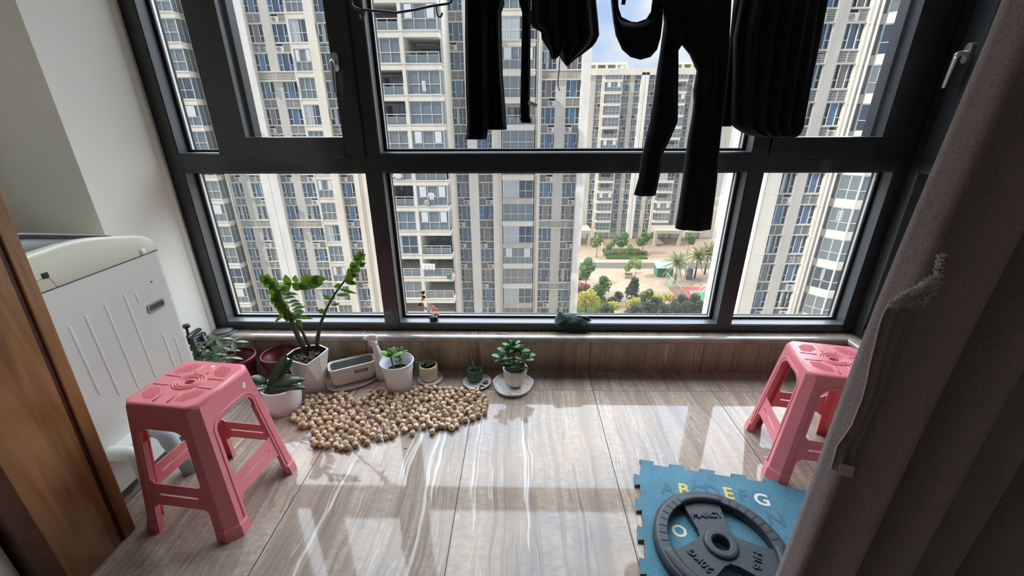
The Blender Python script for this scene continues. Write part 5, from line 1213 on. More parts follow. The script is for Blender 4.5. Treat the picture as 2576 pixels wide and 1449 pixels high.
# ------------------------------------------------------------------ potted plants along the window
G_ZZ = leaf_mat('glossy_green_leaf', (0.060, 0.135, 0.018), 0.28, 0.36); G_STEM = mat('dark_green_stem', (0.045, 0.055, 0.022), 0.5, noise=(60, 0.3)); G_STEMR = mat('brownish_stem', (0.055, 0.040, 0.022), 0.5)
G_SCH = leaf_mat('grey_green_leaf', (0.065, 0.115, 0.055), 0.30, 0.15); G_ORC = leaf_mat('dark_strap_leaf', (0.035, 0.075, 0.022), 0.3, 0.1)
G_SUC = leaf_mat('bright_succulent', (0.20, 0.36, 0.085), 0.4, 0.25); G_SUCD = leaf_mat('dull_succulent', (0.085, 0.16, 0.085), 0.45, 0.12); G_JADE = leaf_mat('jade_leaf', (0.050, 0.135, 0.042), 0.35, 0.12)
M_CER = mat('speckled_white_ceramic', (0.74, 0.69, 0.66), 0.45, noise=(150, 0.10)); M_POTW = mat('white_pot', (0.82, 0.82, 0.83), 0.4); M_BUCK = mat('white_bucket', (0.74, 0.77, 0.82), 0.35, noise=(5, 0.06))
M_YPOT = mat('cream_yellow_pot', (0.62, 0.52, 0.33), 0.4, noise=(30, 0.08)); M_GPOT = mat('dark_green_pot', (0.035, 0.075, 0.060), 0.45, noise=(60, 0.2)); M_RPOT = mat('dark_red_pot', (0.125, 0.012, 0.016), 0.35)
M_STONEP = mat('rough_white_clay', (0.68, 0.60, 0.51), 0.7, bump=(90, 0.4), noise=(18, 0.16)); M_SAUC = mat('grey_white_saucer', (0.78, 0.75, 0.71), 0.45); M_RUST = mat('rust_residue', (0.12, 0.045, 0.035), 0.9)
def pot_shell(prof_out, t=0.004, zin=0.012):
    """outer profile (r, z) bottom to top -> closed wall with inside"""
    top_ = prof_out[-1]; inner = [(max(0.001, r - t), z) for r, z in prof_out[::-1]]
    return [(0.001, prof_out[0][1])] + prof_out + [(max(.001, r), max(z, zin)) for r, z in inner] + [(0.001, zin)]
def soil_disc(r, z, seed=1, n=24):
    rg = random.Random(seed); mb = MB(); vs = [(0, 0, z + 0.004)]; fs = []
    for k, rr in enumerate((0.35, 0.7, 1.0)):
        for i in range(n): a = 2 * PI * i / n; vs.append((r * rr * math.cos(a), r * rr * math.sin(a), z + rg.uniform(-0.003, 0.004) * (1 if rr < 1 else 0.2)))
    for i in range(n):
        fs.append((0, 1 + i, 1 + (i + 1) % n))
        for k in range(2): b = 1 + k * n; fs.append((b + i, b + n + i, b + n + (i + 1) % n, b + (i + 1) % n))
    return mb.add(vs, fs, 0, True)

# tall glossy plant in the facetted white pot
p0 = fl(783, 975); zz = empty('potted_plant', (-1.062, 1.800, 0)); tag(zz, 'tall plant with arching glossy leaf stems in a facetted white pot', 'potted plant')
O = Vector((-1.062, 1.800, 0))
pm = MB(); n4 = 4; rot = math.radians(24)
HB = 0.205
top_r = [Vector((0.102 * math.cos(rot + PI / 2 * i), 0.102 * math.sin(rot + PI / 2 * i), HB - 0.012 * (i % 2) )) for i in range(4)]
mid_r = [Vector((0.086 * math.cos(rot + PI / 4 + PI / 2 * i), 0.086 * math.sin(rot + PI / 4 + PI / 2 * i), HB)) for i in range(4)]
bot_r = [Vector((0.074 * math.cos(rot + PI / 4 + PI / 2 * i), 0.074 * math.sin(rot + PI / 4 + PI / 2 * i), 0.0)) for i in range(4)]
oct_t = []
for i in range(4): oct_t += [top_r[i], mid_r[i]]
vs = oct_t + bot_r; fs = []
for i in range(4):
    a, b_, c_ = 2 * i, 2 * i + 1, (2 * i + 2) % 8
    fs += [(a, b_, 8 + i), (b_, c_, 8 + i), (c_, 8 + (i + 1) % 4, 8 + i)]
pm.add(vs, fs); pm.add(bot_r, [(0, 1, 2, 3)])
inn = [v * 0.93 + Vector((0, 0, v.z * 0.07)) for v in oct_t]; low = [Vector((v.x * 0.85, v.y * 0.85, 0.150)) for v in oct_t]
pm.loft([oct_t, inn, low], sm=False, cap0=False, cap1=False)
pm.build('pot', M_CER, zz)
lin = MB().loft([[v * 0.99 + Vector((0, 0, v.z * 0.01 - 0.001)) for v in inn], low], sm=False, cap0=False, cap1=False); lin.build('pot_liner', M_BLACK, zz)
soil_disc(0.078, 0.172, 3).build('soil', M_SOIL, zz)
rs = random.Random(9); peb = MB()
for i in range(60):
    a = rs.random() * 6.28; r_ = 0.072 * math.sqrt(rs.random()); s_ = rs.uniform(0.004, 0.009)
    peb.lathe([(0.001, -s_ * .6), (s_, 0), (s_ * .7, s_ * .5), (0.001, s_ * .7)], 6, (r_ * math.cos(a), r_ * math.sin(a), 0.178), sm=False)
peb.build('bark_chips', mat('bark_chips', (0.075, 0.058, 0.045), 0.9, noise=(80, 0.6)), zz)
def Z_(x, y, Y): return at(x, y, Y) - O
stems = [([(774, 893), (752, 850), (728, 790), (714, 765), (702, 735), (690, 708), (672, 697), (662, 694)], 1.80, [0.0105, 0.0095, 0.0075, 0.006, 0.0045, 0.0035, 0.003, 0.002]),
         ([(768, 888), (745, 840), (722, 785), (706, 755), (702, 735), (715, 718), (745, 712), (780, 712), (812, 703)], 1.785, [0.0100, 0.0090, 0.0070, 0.006, 0.005, 0.004, 0.0035, 0.003, 0.002]),
         ([(782, 880), (768, 850), (750, 812), (738, 795)], 1.80, [0.0085, 0.007, 0.005, 0.004]),
         ([(797, 876), (800, 845), (808, 810), (822, 775), (845, 735), (868, 705), (886, 680), (898, 660), (905, 642)], 1.815, [0.0105, 0.0095, 0.0075, 0.0055, 0.0048, 0.004, 0.0032, 0.0025, 0.002])]
for k, (pp, Y, rr) in enumerate(stems):
    MB().tube([Z_(x, y, Y) for x, y in pp], rr, 10).build('stem', G_STEM if k < 3 else G_STEMR, zz)
leaves = MB()
TO = Vector((0, -1, 0.25))
def L2(x0, y0, x1, y1, wpx, Y, tilt=(0, -1, 0.3), curl=0.15, wide=0.5, dy=0.0):
    a, b_ = Z_(x0, y0, Y), Z_(x1, y1, Y + dy); d = b_ - a
    leaves.leaf(a, d, tilt, d.length * 1.05, wpx / 600.0, curl=curl, fold=0.22, wide=wide * 0.9, tip=1.0)
for (x0, y0, x1, y1, w_) in ((676, 712, 655, 692, 26), (672, 704, 674, 690, 22), (688, 728, 668, 698, 30), (686, 722, 690, 700, 30), (700, 746, 680, 716, 30), (694, 740, 706, 718, 26), (704, 758, 684, 738, 32), (704, 770, 692, 742, 34),
                            (714, 780, 698, 752, 34), (720, 790, 706, 762, 34), (726, 800, 708, 776, 34), (736, 808, 718, 782, 30), (744, 806, 728, 790, 26)):
    L2(x0, y0, x1, y1, w_, 1.79, (0.35, -1, 0.2), 0.05, 0.5, -0.004)
for (x0, y0, x1, y1, w_) in ((708, 742, 746, 738, 15), (712, 752, 740, 746, 15), (722, 762, 750, 756, 17), (730, 770, 757, 764, 17), (734, 780, 765, 770, 17), (736, 786, 762, 782, 18), (734, 792, 760, 786, 17), (738, 796, 752, 800, 14), (702, 756, 681, 752, 14), (706, 738, 728, 732, 14), (712, 734, 735, 744, 10)):
    L2(x0, y0, x1, y1, w_, 1.79, (0, -0.5, 1), 0.1, 0.5, -0.02)
for (x0, y0, x1, y1, w_) in ((718, 726, 712, 735, 20), (714, 728, 730, 714, 26), (728, 718, 717, 693, 22), (745, 712, 742, 694, 18), (735, 718, 762, 724, 24), (758, 712, 772, 692, 20), (755, 712, 785, 724, 26), (775, 712, 808, 714, 30), (780, 708, 816, 701, 28), (768, 708, 798, 697, 20), (752, 716, 772, 728, 18)):
    L2(x0, y0, x1, y1, w_, 1.775, (0.1, -1, 0.45), 0.12, 0.5, -0.01)
for (x0, y0, x1, y1, w_) in ((868, 704, 892, 690, 24), (888, 692, 876, 676, 24), (884, 684, 898, 668, 24), (893, 674, 884, 660, 22), (895, 664, 908, 650, 22), (902, 655, 892, 642, 20), (904, 650, 917, 640, 20), (906, 646, 906, 632, 18), (884, 690, 902, 695, 14), (896, 678, 906, 682, 14), (902, 668, 918, 662, 16), (908, 662, 914, 672, 12),
                            (866, 706, 896, 714, 16), (860, 715, 838, 722, 12), (852, 726, 895, 738, 9), (846, 742, 874, 741, 10), (834, 756, 812, 742, 11), (834, 768, 853, 764, 9), (820, 786, 799, 780, 16), (876, 700, 893, 716, 10)):
    L2(x0, y0, x1, y1, w_, 1.805, (0.1, -1, 0.5), 0.15, 0.5, -0.004)
for (x0, y0, x1, y1, w_) in ((716, 794, 683, 806, 15), (738, 800, 712, 806, 10), (742, 800, 772, 792, 16), (746, 804, 758, 818, 16), (740, 802, 728, 812, 12)):
    L2(x0, y0, x1, y1, w_, 1.79, (0, -0.5, 1), 0.45, 0.5, -0.02)
leaves.build('leaves', G_ZZ, zz)

# rectangular planter on an oval saucer
a = fl(848, 985); b_ = fl(950, 955); d = (b_ - a); ang2 = math.atan2(d.y, d.x)
c0 = fl(893, 958)
px_ = empty('planter', (c0.x, c0.y, 0.020), ang2 - 0.06); tag(px_, 'empty white rectangular planter with a small brown plaque on an oval saucer', 'planter')
def rr3(w_, d_, z, r_): return [Vector((x, y, z)) for x, y in rrect(-w_ / 2, w_ / 2, -d_ / 2, d_ / 2, r_, 5)]
pb = MB(); pb.loft([rr3(0.205, 0.080, 0.0, 0.025), rr3(0.212, 0.086, 0.006, 0.026), rr3(0.232, 0.100, 0.088, 0.027), rr3(0.236, 0.104, 0.092, 0.028), rr3(0.234, 0.102, 0.097, 0.028), rr3(0.216, 0.086, 0.097, 0.022), rr3(0.210, 0.080, 0.092, 0.020), rr3(0.196, 0.070, 0.012, 0.018)])
M_PLT = bpy.data.materials.new('ribbed_white_ceramic'); M_PLT.use_nodes = True; t = M_PLT.node_tree; p = t.nodes['Principled BSDF']; p.inputs['Base Color'].default_value = (0.70, 0.67, 0.62, 1); p.inputs['Roughness'].default_value = 0.45
c = N(t, 'ShaderNodeTexCoord'); wv = N(t, 'ShaderNodeTexWave'); wv.bands_direction = 'X'; wv.inputs['Scale'].default_value = 42; wv.inputs['Distortion'].default_value = 5; wv.inputs['Detail'].default_value = 1; wv.inputs['Detail Scale'].default_value = 0.6
t.links.new(c.outputs['Object'], wv.inputs['Vector']); b = N(t, 'ShaderNodeBump'); b.inputs['Strength'].default_value = 0.5; b.inputs['Distance'].default_value = 0.002; t.links.new(wv.outputs['Fac'], b.inputs['Height']); t.links.new(b.outputs[0], p.inputs['Normal'])
pb.build('box', M_PLT, px_)
lin = MB().loft([rr3(0.209, 0.079, 0.091, 0.020), rr3(0.195, 0.069, 0.0125, 0.018)], cap0=False); lin.build('inside', mat('grey_planter_inside', (0.22, 0.23, 0.23), 0.6), px_)
M_BRASS = mat('dark_brown_plaque', (0.055, 0.035, 0.020), 0.5)
pq = MB(); KY = Matrix.Translation((0.035, -0.0488, 0.062)) @ Matrix.Rotation(PI / 2 - 0.085, 4, 'X')
pq.prism(rrect(-0.034, 0.034, -0.008, 0.008, 0.0078), -0.001, 0.0018, tf=KY); pq.build('plaque', M_BRASS, px_)
sq = MB()
for i in range(4): x = -0.0195 + i * 0.013; sq.box(x - 0.0056, x + 0.0056, -0.0054, 0.0054, 0.0014, 0.0021, tf=KY)
sq.build('plaque_tiles', mat('pale_plaque', (0.42, 0.36, 0.27), 0.6), px_)
pt_ = MB()
for i in range(4):
    x = -0.0195 + i * 0.013
    for (x0, x1, y0, y1) in ((-.0038, .0038, .0026, .0034), (-.0038, .0038, -.0034, -.0026), (-.0034, .0034, -.0004, .0004), (-.0004, .0004, -.0034, .0034), (-.0038, -.0030, -.0034, .0034) if i % 2 else (.0030, .0038, -.0034, .0034)):
        pt_.box(x + x0, x + x1, y0, y1, 0.0019, 0.0024, tf=KY)
pt_.build('plaque_lettering', mat('brown_engraving', (0.16, 0.11, 0.07), 0.6), px_)
so_ = empty('saucer', (c0.x + 0.004, c0.y - 0.014, 0), ang2 + 0.05); tag(so_, 'oval white saucer under the empty rectangular planter', 'saucer')
sm_ = MB(); rings = []
for k_, z in ((0.86, 0.0), (0.97, 0.008), (1.0, 0.020), (0.97, 0.0205), (0.93, 0.010), (0.85, 0.006), (0.02, 0.006)):
    rings.append([Vector((0.133 * k_ * math.cos(a), 0.072 * k_ * math.sin(a), z)) for a in [2 * PI * i / 48 for i in range(48)]])
sm_.loft(rings); sm_.build('dish', M_PLT, so_)
# spray bottle leaning behind the bucket
sp = empty('spray_bottle', (-0.722, 1.882, 0)); tag(sp, 'white spray bottle with a pale pink trigger head behind the white bucket', 'spray bottle')
Ksp = Matrix.Rotation(-0.10, 4, 'Y') @ Matrix.Rotation(0.0, 4, 'X')
sb = MB(); rings = []
for z, rx, ry, ox in ((0.0, 0.034, 0.024, 0), (0.005, 0.038, 0.027, 0), (0.07, 0.039, 0.028, 0), (0.11, 0.036, 0.027, 0.002), (0.14, 0.028, 0.024, 0.004), (0.165, 0.019, 0.018, 0.0), (0.20, 0.0155, 0.0155, -0.004), (0.213, 0.013, 0.013, -0.005)):
    rings.append([Ksp @ Vector((ox + rx * math.cos(a), ry * math.sin(a), z)) for a in [2 * PI * i / 24 for i in range(24)]])
sb.loft(rings); sb.build('bottle', mat('milky_plastic', (0.70, 0.70, 0.70), 0.35), sp)
M_SPH = mat('pale_pink_plastic', (0.84, 0.72, 0.72), 0.35)
hd = MB(); hd.lathe([(0.001, 0.206), (0.0165, 0.206), (0.0165, 0.226), (0.001, 0.226)], 16, tf=Ksp @ Matrix.Translation((-0.005, 0, 0)))
hd.build('collar', M_WHITE, sp)
hh_ = MB(); rings = []
for x, z0, z1, hw in ((0.022, 0.240, 0.256, 0.008), (0.014, 0.228, 0.266, 0.012), (-0.010, 0.228, 0.268, 0.013), (-0.030, 0.236, 0.262, 0.011), (-0.040, 0.240, 0.254, 0.008)):
    rings.append([Ksp @ Vector((x - 0.004, y, z)) for y, z in [(hw * math.cos(a), (z0 + z1) / 2 + (z1 - z0) / 2 * math.sin(a)) for a in [2 * PI * i / 12 for i in range(12)]]])
hh_.loft(rings); hh_.build('spray_head', M_SPH, sp)
MB().tube([Ksp @ Vector(v) for v in ((-0.024, 0, 0.238), (-0.030, 0, 0.220), (-0.028, 0, 0.198))], [0.005, 0.0045, 0.004], 8).build('trigger', M_WHITE, sp)
MB().tube([Ksp @ Vector(v) for v in ((-0.042, 0, 0.247), (-0.052, 0, 0.246))], [0.006, 0.005], 8).build('nozzle', M_WHITE, sp)
lb = MB(); lb.loft([[Ksp @ Vector((0.0395 * math.cos(a), 0.0285 * math.sin(a), z)) for a in [PI * 0.9 + 0.9 * i / 8 for i in range(9)]] for z in (0.02, 0.085)], closed=False); lb.build('printed_panel', mat('grey_print', (0.20, 0.24, 0.25), 0.5, noise=(90, 0.8)), sp)

# white bucket with bright succulents
bk = empty('potted_plant', (-0.615, 1.800, 0)); tag(bk, 'white plastic bucket holding bright green succulents beside the spray bottle', 'potted plant')
prof = [(0.056, 0.0), (0.060, 0.002), (0.073, 0.112), (0.075, 0.116), (0.0755, 0.122), (0.078, 0.150), (0.082, 0.154), (0.084, 0.160), (0.082, 0.164)]
MB().lathe(pot_shell(prof, 0.0035), 48).build('bucket', M_BUCK, bk); soil_disc(0.069, 0.098, 4).build('soil', M_SOIL, bk)
def rosette(mb, c, n, L, W_, el0=25, el1=75, rg=None, curl=-0.1):
    for i in range(n):
        az = i * 2.399 + 0.4; el = math.radians(el0 + (el1 - el0) * i / max(1, n - 1)); s_ = 1 - 0.4 * i / n
        d_ = Vector((math.cos(az) * math.cos(el), math.sin(az) * math.cos(el), math.sin(el)))
        mb.leaf(c, d_, (0, 0, 1) if el < 1.2 else (math.cos(az), math.sin(az), 0.2), L * s_, W_ * s_, curl=curl, fold=0.22, wide=0.6, tip=0.6)
OB = Vector((-0.615, 1.800, 0))
m1 = MB(); c1 = at(983, 898, 1.775) - OB; rosette(m1, c1, 9, 0.062, 0.034, 5, 80); m1.build('succulent_leaves', G_SUC, bk, solid=0.0025)
m2 = MB(); c2 = at(1004, 888, 1.82) - OB; rosette(m2, c2, 10, 0.045, 0.017, 0, 70)
rosette(m2, at(1000, 900, 1.815) - OB, 6, 0.030, 0.014, 0, 40); rosette(m2, at(1005, 912, 1.77) - OB, 5, 0.030, 0.018, 0, 40); m2.build('succulent_leaves', G_SUCD, bk, solid=0.002)
MB().tube([c1, (c1.x + 0.004, c1.y + 0.005, 0.14), (c1.x + 0.010, c1.y + 0.008, 0.098)], [0.004, 0.004, 0.0045], 8).build('succulent_stem', G_STEM, bk)
MB().tube([c2, (c2.x + 0.006, c2.y - 0.010, 0.14), (c2.x + 0.004, c2.y - 0.012, 0.098)], [0.003, 0.003, 0.0035], 8).build('succulent_stem', G_STEM, bk)

# small cream pot with rings, on its saucer
yp = empty('potted_plant', (-0.480, 1.880, 0.008)); tag(yp, 'small cream pot with ringed sides and a few dull succulent leaves', 'potted plant')
prof = [(0.040, 0.0), (0.046, 0.004), (0.0485, 0.014), (0.0465, 0.023), (0.0490, 0.034), (0.0470, 0.043), (0.0495, 0.054), (0.0470, 0.064), (0.0475, 0.076), (0.0455, 0.082)]
MB().lathe(pot_shell(prof, 0.006), 40).build('pot', M_YPOT, yp); soil_disc(0.0395, 0.066, 5).build('soil', M_SOIL, yp)
m1 = MB(); rosette(m1, Vector((-0.012, -0.002, 0.075)), 9, 0.050, 0.020, 5, 65); rosette(m1, Vector((-0.022, -0.006, 0.072)), 3, 0.036, 0.026, 0, 15); m1.build('succulent_leaves', G_SUCD, yp, solid=0.002)
def saucer(x, y, r_, label, mt_, sx_=1.0, wob=None, h=0.014, rot=0):
    e = empty('saucer', (x, y, 0), rot); tag(e, label, 'saucer')
    mb = MB(); rings = []
    for k_, z in ((0.80, 0.0), (0.93, 0.003), (1.0, h), (0.975, h + 0.0015), (0.91, 0.007), (0.82, 0.0055), (0.02, 0.0055)):
        rings.append([Vector((r_ * k_ * (1 + (wob(a) if wob else 0)) * sx_ * math.cos(a), r_ * k_ * (1 + (wob(a) if wob else 0)) * math.sin(a), z)) for a in [2 * PI * i / 48 for i in range(48)]])
    mb.loft(rings); mb.build('dish', mt_, e); return e
saucer(-0.472, 1.872, 0.067, 'small round saucer under the ringed cream pot', M_SAUC)
# little dark green pot
gp = empty('potted_plant', (-0.236, 1.868, 0.007)); tag(gp, 'little dark green round pot with tiny leaves and one bare stalk', 'potted plant')
prof = [(0.030, 0.0), (0.036, 0.003), (0.042, 0.020), (0.043, 0.036), (0.039, 0.058), (0.036, 0.064)]
MB().lathe(pot_shell(prof, 0.004), 36).build('pot', M_GPOT, gp); soil_disc(0.033, 0.056, 6).build('soil', M_SOIL, gp)
m1 = MB(); rg = random.Random(4)
for i in range(26):
    a = rg.random() * 6.28; r_ = 0.030 * math.sqrt(rg.random()); d_ = Vector((math.cos(a), math.sin(a), rg.uniform(0.2, 1.2)))
    m1.leaf((r_ * math.cos(a), r_ * math.sin(a), 0.058), d_, (0, 0, 1), rg.uniform(0.014, 0.024), 0.009, curl=0.2, wide=0.6)
m1.build('small_leaves', G_JADE, gp, solid=0.001)
MB().tube([(-0.006, -0.004, 0.055), (-0.008, -0.002, 0.085), (-0.007, 0.0, 0.112)], [0.0035, 0.0035, 0.003], 8).tube([(-0.007, 0.0, 0.110), (-0.013, 0.004, 0.122)], 0.0015, 5).build('bare_stalk', mat('dry_stalk', (0.16, 0.13, 0.085), 0.8, bump=(200, 0.6)), gp)
s2 = saucer(-0.222, 1.846, 0.074, 'round saucer with rusty residue under the dark green pot', M_SAUC)
m1 = MB(); rg = random.Random(6)
for i in range(16):
    a = rg.uniform(-1.9, 0.6); r_ = rg.uniform(0.035, 0.058); s_ = rg.uniform(0.003, 0.010)
    m1.prism([(r_ * math.cos(a) + s_ * q * math.cos(b2), r_ * math.sin(a) + s_ * q * math.sin(b2)) for b2, q in [(2 * PI * j / 7, rg.uniform(0.6, 1.2)) for j in range(7)]], 0.0054, 0.0068)
m1.build('residue', M_RUST, s2)
# jade plant in a faceted clay pot on an irregular plate
jp = empty('potted_plant', (-0.024, 1.836, 0.008)); tag(jp, 'round leaved jade plant in a rough white clay pot on a large white plate', 'potted plant')
wobf = lambda a, z: 0.022 * math.cos(7 * a + 0.7) * min(1, z / 0.05)
prof = [(0.040, 0.0), (0.044, 0.002), (0.052, 0.030), (0.058, 0.060), (0.061, 0.086), (0.0625, 0.098)]
MB().lathe(pot_shell(prof, 0.005), 42, wob=wobf).build('pot', M_STONEP, jp); soil_disc(0.055, 0.082, 7).build('soil', M_SOIL, jp)
MB().prism([(0.004 + 0.022 * math.cos(a) * (1 + 0.25 * math.sin(3 * a)), -0.0455 + 0.006 * math.sin(a)) for a in [2 * PI * i / 14 for i in range(14)]], 0.001, 0.006).build('rust_stain', mat('rust_stain', (0.22, 0.10, 0.05), 0.9), jp)
OJ = Vector((-0.024, 1.836, 0.008)); m1 = MB(); st_ = MB()
for (x, y, Y, n, L, W_, e0, e1) in ((1262, 903, 1.80, 6, 0.050, 0.036, 0, 60), (1275, 890, 1.85, 6, 0.052, 0.038, 10, 75), (1287, 878, 1.87, 6, 0.050, 0.036, 10, 80), (1310, 885, 1.86, 6, 0.044, 0.032, 0, 60), (1318, 908, 1.80, 6, 0.046, 0.036, 0, 70), (1283, 925, 1.775, 5, 0.042, 0.026, 0, 50), (1265, 912, 1.785, 4, 0.042, 0.034, -15, 20), (1312, 925, 1.79, 5, 0.036, 0.030, -20, 40), (1292, 870, 1.88, 3, 0.036, 0.026, 30, 80), (1328, 898, 1.84, 3, 0.036, 0.032, 10, 60)):
    c_ = at(x, y, Y) - OJ; rosette(m1, c_, max(3, n - 1), L * 1.22, W_ * 1.05, e0, e1, curl=0.05)
    st_.tube([c_, (c_.x * 0.8, c_.y * 0.8, c_.z * 0.6 + 0.03), (c_.x * 0.55, c_.y * 0.5, 0.080)], [0.0022, 0.0025, 0.003], 6)
m1.build('jade_leaves', G_JADE, jp, solid=0.0026); st_.build('jade_stems', G_STEM, jp)
s3 = saucer(-0.035, 1.822, 0.104, 'large irregular white plate under the jade plant', mat('glazed_white_plate', (0.88, 0.86, 0.83), 0.35, noise=(30, 0.08)), 1.0, lambda a: 0.028 * math.sin(3 * a + 0.6) + 0.022 * math.sin(5 * a) + 0.01 * math.sin(9 * a), 0.020)
m1 = MB(); rg = random.Random(8)
for i in range(14):
    a = rg.uniform(2.6, 6.6); r_ = rg.uniform(0.060, 0.088); s_ = rg.uniform(0.0015, 0.0035); m1.lathe([(0.0005, -s_ * .5), (s_, 0), (0.0005, s_ * .6)], 6, (r_ * math.cos(a), r_ * math.sin(a), 0.0075))
m1.build('soil_crumbs', M_SOIL, s3)

# orchid in the white cylinder pot by the pink stool
oc = empty('potted_plant', (-1.118, 1.628, 0)); tag(oc, 'white cylinder pot with broad dark orchid leaves right behind the pink stool', 'potted plant')
prof = [(0.062, 0.0), (0.068, 0.003), (0.078, 0.050), (0.083, 0.100), (0.085, 0.134), (0.084, 0.137)]
MB().lathe(pot_shell(prof, 0.005), 48).build('pot', M_POTW, oc); soil_disc(0.078, 0.105, 8).build('soil', M_SOIL, oc)
OO = Vector((-1.118, 1.628, 0)); m1 = MB()
def OL(x0, y0, x1, y1, w_, n_, curl, dy=0.0, Y=1.62):
    a, b2 = at(x0, y0, Y) - OO, at(x1, y1, Y + dy) - OO; d_ = b2 - a; m1.leaf(a, d_, n_, d_.length, w_, curl=curl, fold=0.12, wide=0.55, tip=0.6, seg=10)
OL(676, 972, 718, 893, 0.052, (-0.4, -1, 0.1), 0.05, 0.05); OL(682, 968, 734, 902, 0.050, (-0.3, -1, 0.2), 0.05, 0.07); OL(680, 970, 748, 944, 0.046, (0, -0.5, 1), 0.30, -0.02); OL(676, 975, 752, 962, 0.040, (0, -0.4, 1), 0.25, -0.05)
OL(672, 965, 636, 945, 0.044, (0, -0.4, 1), 0.25, -0.03); OL(672, 975, 640, 975, 0.040, (0, -0.4, 1), 0.3, -0.05); OL(680, 965, 722, 915, 0.045, (-0.2, -1, 0.3), 0.1, 0.10)
m1.build('strap_leaves', G_ORC, oc, solid=0.0018)
MB().tube([at(676, 985, 1.62) - OO, at(668, 950, 1.62) - OO, at(655, 920, 1.62) - OO, at(650, 908, 1.62) - OO], 0.0022, 6).tube([at(672, 970, 1.61) - OO, at(690, 950, 1.60) - OO, at(700, 948, 1.59) - OO], 0.0018, 6).build('flower_stalk', mat('dry_brown_stalk', (0.045, 0.038, 0.030), 0.7), oc)
# dark red pots against the low wall
def redpot(x, y, label, z=0.0):
    e = empty('flower_pot', (x, y, z)); tag(e, label, 'flower pot')
    prof = [(0.062, 0.0), (0.064, 0.002), (0.083, 0.135), (0.090, 0.138), (0.092, 0.160), (0.089, 0.164)]
    MB().lathe(pot_shell(prof, 0.006), 44).build('pot', M_RPOT, e); return e
redpot(-1.240, 1.860, 'empty dark red pot between the tall plant and the low wall')
e = redpot(-1.448, 1.830, 'dark red pot with a pale rim behind the pink stool, next to the schefflera')
sc = empty('potted_plant', (-1.66, 1.72, 0)); tag(sc, 'schefflera with fingered grey green leaves beside the washing machine', 'potted plant')
sc.location = (-1.585, 1.655, 0)
prof = [(0.050, 0.0), (0.052, 0.002), (0.064, 0.10), (0.068, 0.102), (0.069, 0.118), (0.066, 0.12)]
MB().lathe(pot_shell(prof, 0.005), 36).build('pot', M_DGREY, sc); soil_disc(0.060, 0.10, 12).build('soil', M_SOIL, sc)
OS = Vector((-1.585, 1.655, 0)); m1 = MB(); st_ = MB(); rg = random.Random(3)
for (x, y, Y, n, L) in ((543, 852, 1.74, 6, 0.075), (585, 861, 1.72, 5, 0.085), (512, 862, 1.74, 6, 0.080), (527, 893, 1.70, 7, 0.085), (497, 875, 1.74, 6, 0.075), (560, 885, 1.76, 6, 0.075), (505, 900, 1.68, 6, 0.080), (548, 872, 1.80, 6, 0.075), (520, 880, 1.80, 6, 0.075), (540, 905, 1.66, 6, 0.07), (572, 900, 1.76, 5, 0.07), (490, 895, 1.76, 5, .07)):
    c_ = at(x, y, Y - 0.03) - OS; st_.tube([c_, c_ * 0.6 + Vector((0, 0, 0.03)), (c_.x * 0.2, c_.y * 0.2, 0.10)], [0.0015, 0.002, 0.003], 6)
    o0 = rg.random() * 6
    for i in range(n):
        az = o0 + i * 2 * PI / n; d_ = Vector((math.cos(az), math.sin(az), rg.uniform(-0.15, 0.15))); m1.leaf(c_, d_, (0, 0, 1), L * rg.uniform(0.75, 1.0), 0.020, curl=0.25, fold=0.15, wide=0.6)
m1.build('fingered_leaves', G_SCH, sc); st_.build('leaf_stalks', G_STEM, sc)

# black folded stand and dark discs at the end of the sill
bs = empty('folded_stand', (-1.70, 1.80, 0)); tag(bs, 'folded black stand with a round knob wedged between the washing machine and the wall', 'folded stand')
def BS(x, y, Y): return at(x, y, Y) - bs.location
bs.location = (-1.66, 1.74, 0)
for i, (a, b2) in enumerate((((478, 845), (500, 829)), ((480, 858), (512, 838)), ((482, 875), (520, 845)))):
    mb = MB(); p1, p2 = BS(*a, 1.70), BS(*b2, 1.78); mb.tube([p1 - (p2 - p1) * 0.6, p1, p2], 0.014, 8, flat=0.7); mb.build('folding_bar', M_BLACK, bs)
p1, p2 = BS(505, 842, 1.76), BS(524, 872, 1.74)
MB().tube([p1, p2, Vector((p2.x + 0.03, p2.y - 0.02, 0.0))], 0.013, 8).build('leg', M_BLACK, bs)
p1 = BS(482, 850, 1.68); MB().tube([p1, Vector((p1.x, p1.y, 0.0))], 0.013, 8).build('leg', M_BLACK, bs)
p1 = BS(468, 820, 1.70); p2 = BS(478, 862, 1.69)
MB().tube([p1, p2], 0.006, 8).lathe([(0.001, -0.010), (0.014, -0.008), (0.016, 0.0), (0.014, 0.006), (0.001, 0.008)], 16, p1).build('knob', M_BLACK, bs)
M_DISC = mat('dark_stone_disc', (0.10, 0.095, 0.085), 0.6, noise=(60, 0.3))
a = fl(566, 834, 0.22); tag(MB().lathe([(0.001, 0.0155), (0.052, 0.0155), (0.054, 0.018), (0.052, 0.0205), (0.001, 0.0205)], 32, (a.x + 0.012, 1.992 - 0.004, 0.2)).build('stone_disc', M_DISC), 'lower of two dark stone discs on the left end of the window sill', 'disc')
tag(MB().lathe([(0.001, 0.021), (0.046, 0.021), (0.048, 0.025), (0.044, 0.030), (0.001, 0.031)], 32, (a.x - 0.012, 1.996 - 0.004, 0.2)).build('stone_disc', mat('dark_grey_disc', (0.16, 0.15, 0.14), 0.5)), 'upper dark stone disc stacked at the left end of the window sill', 'disc')
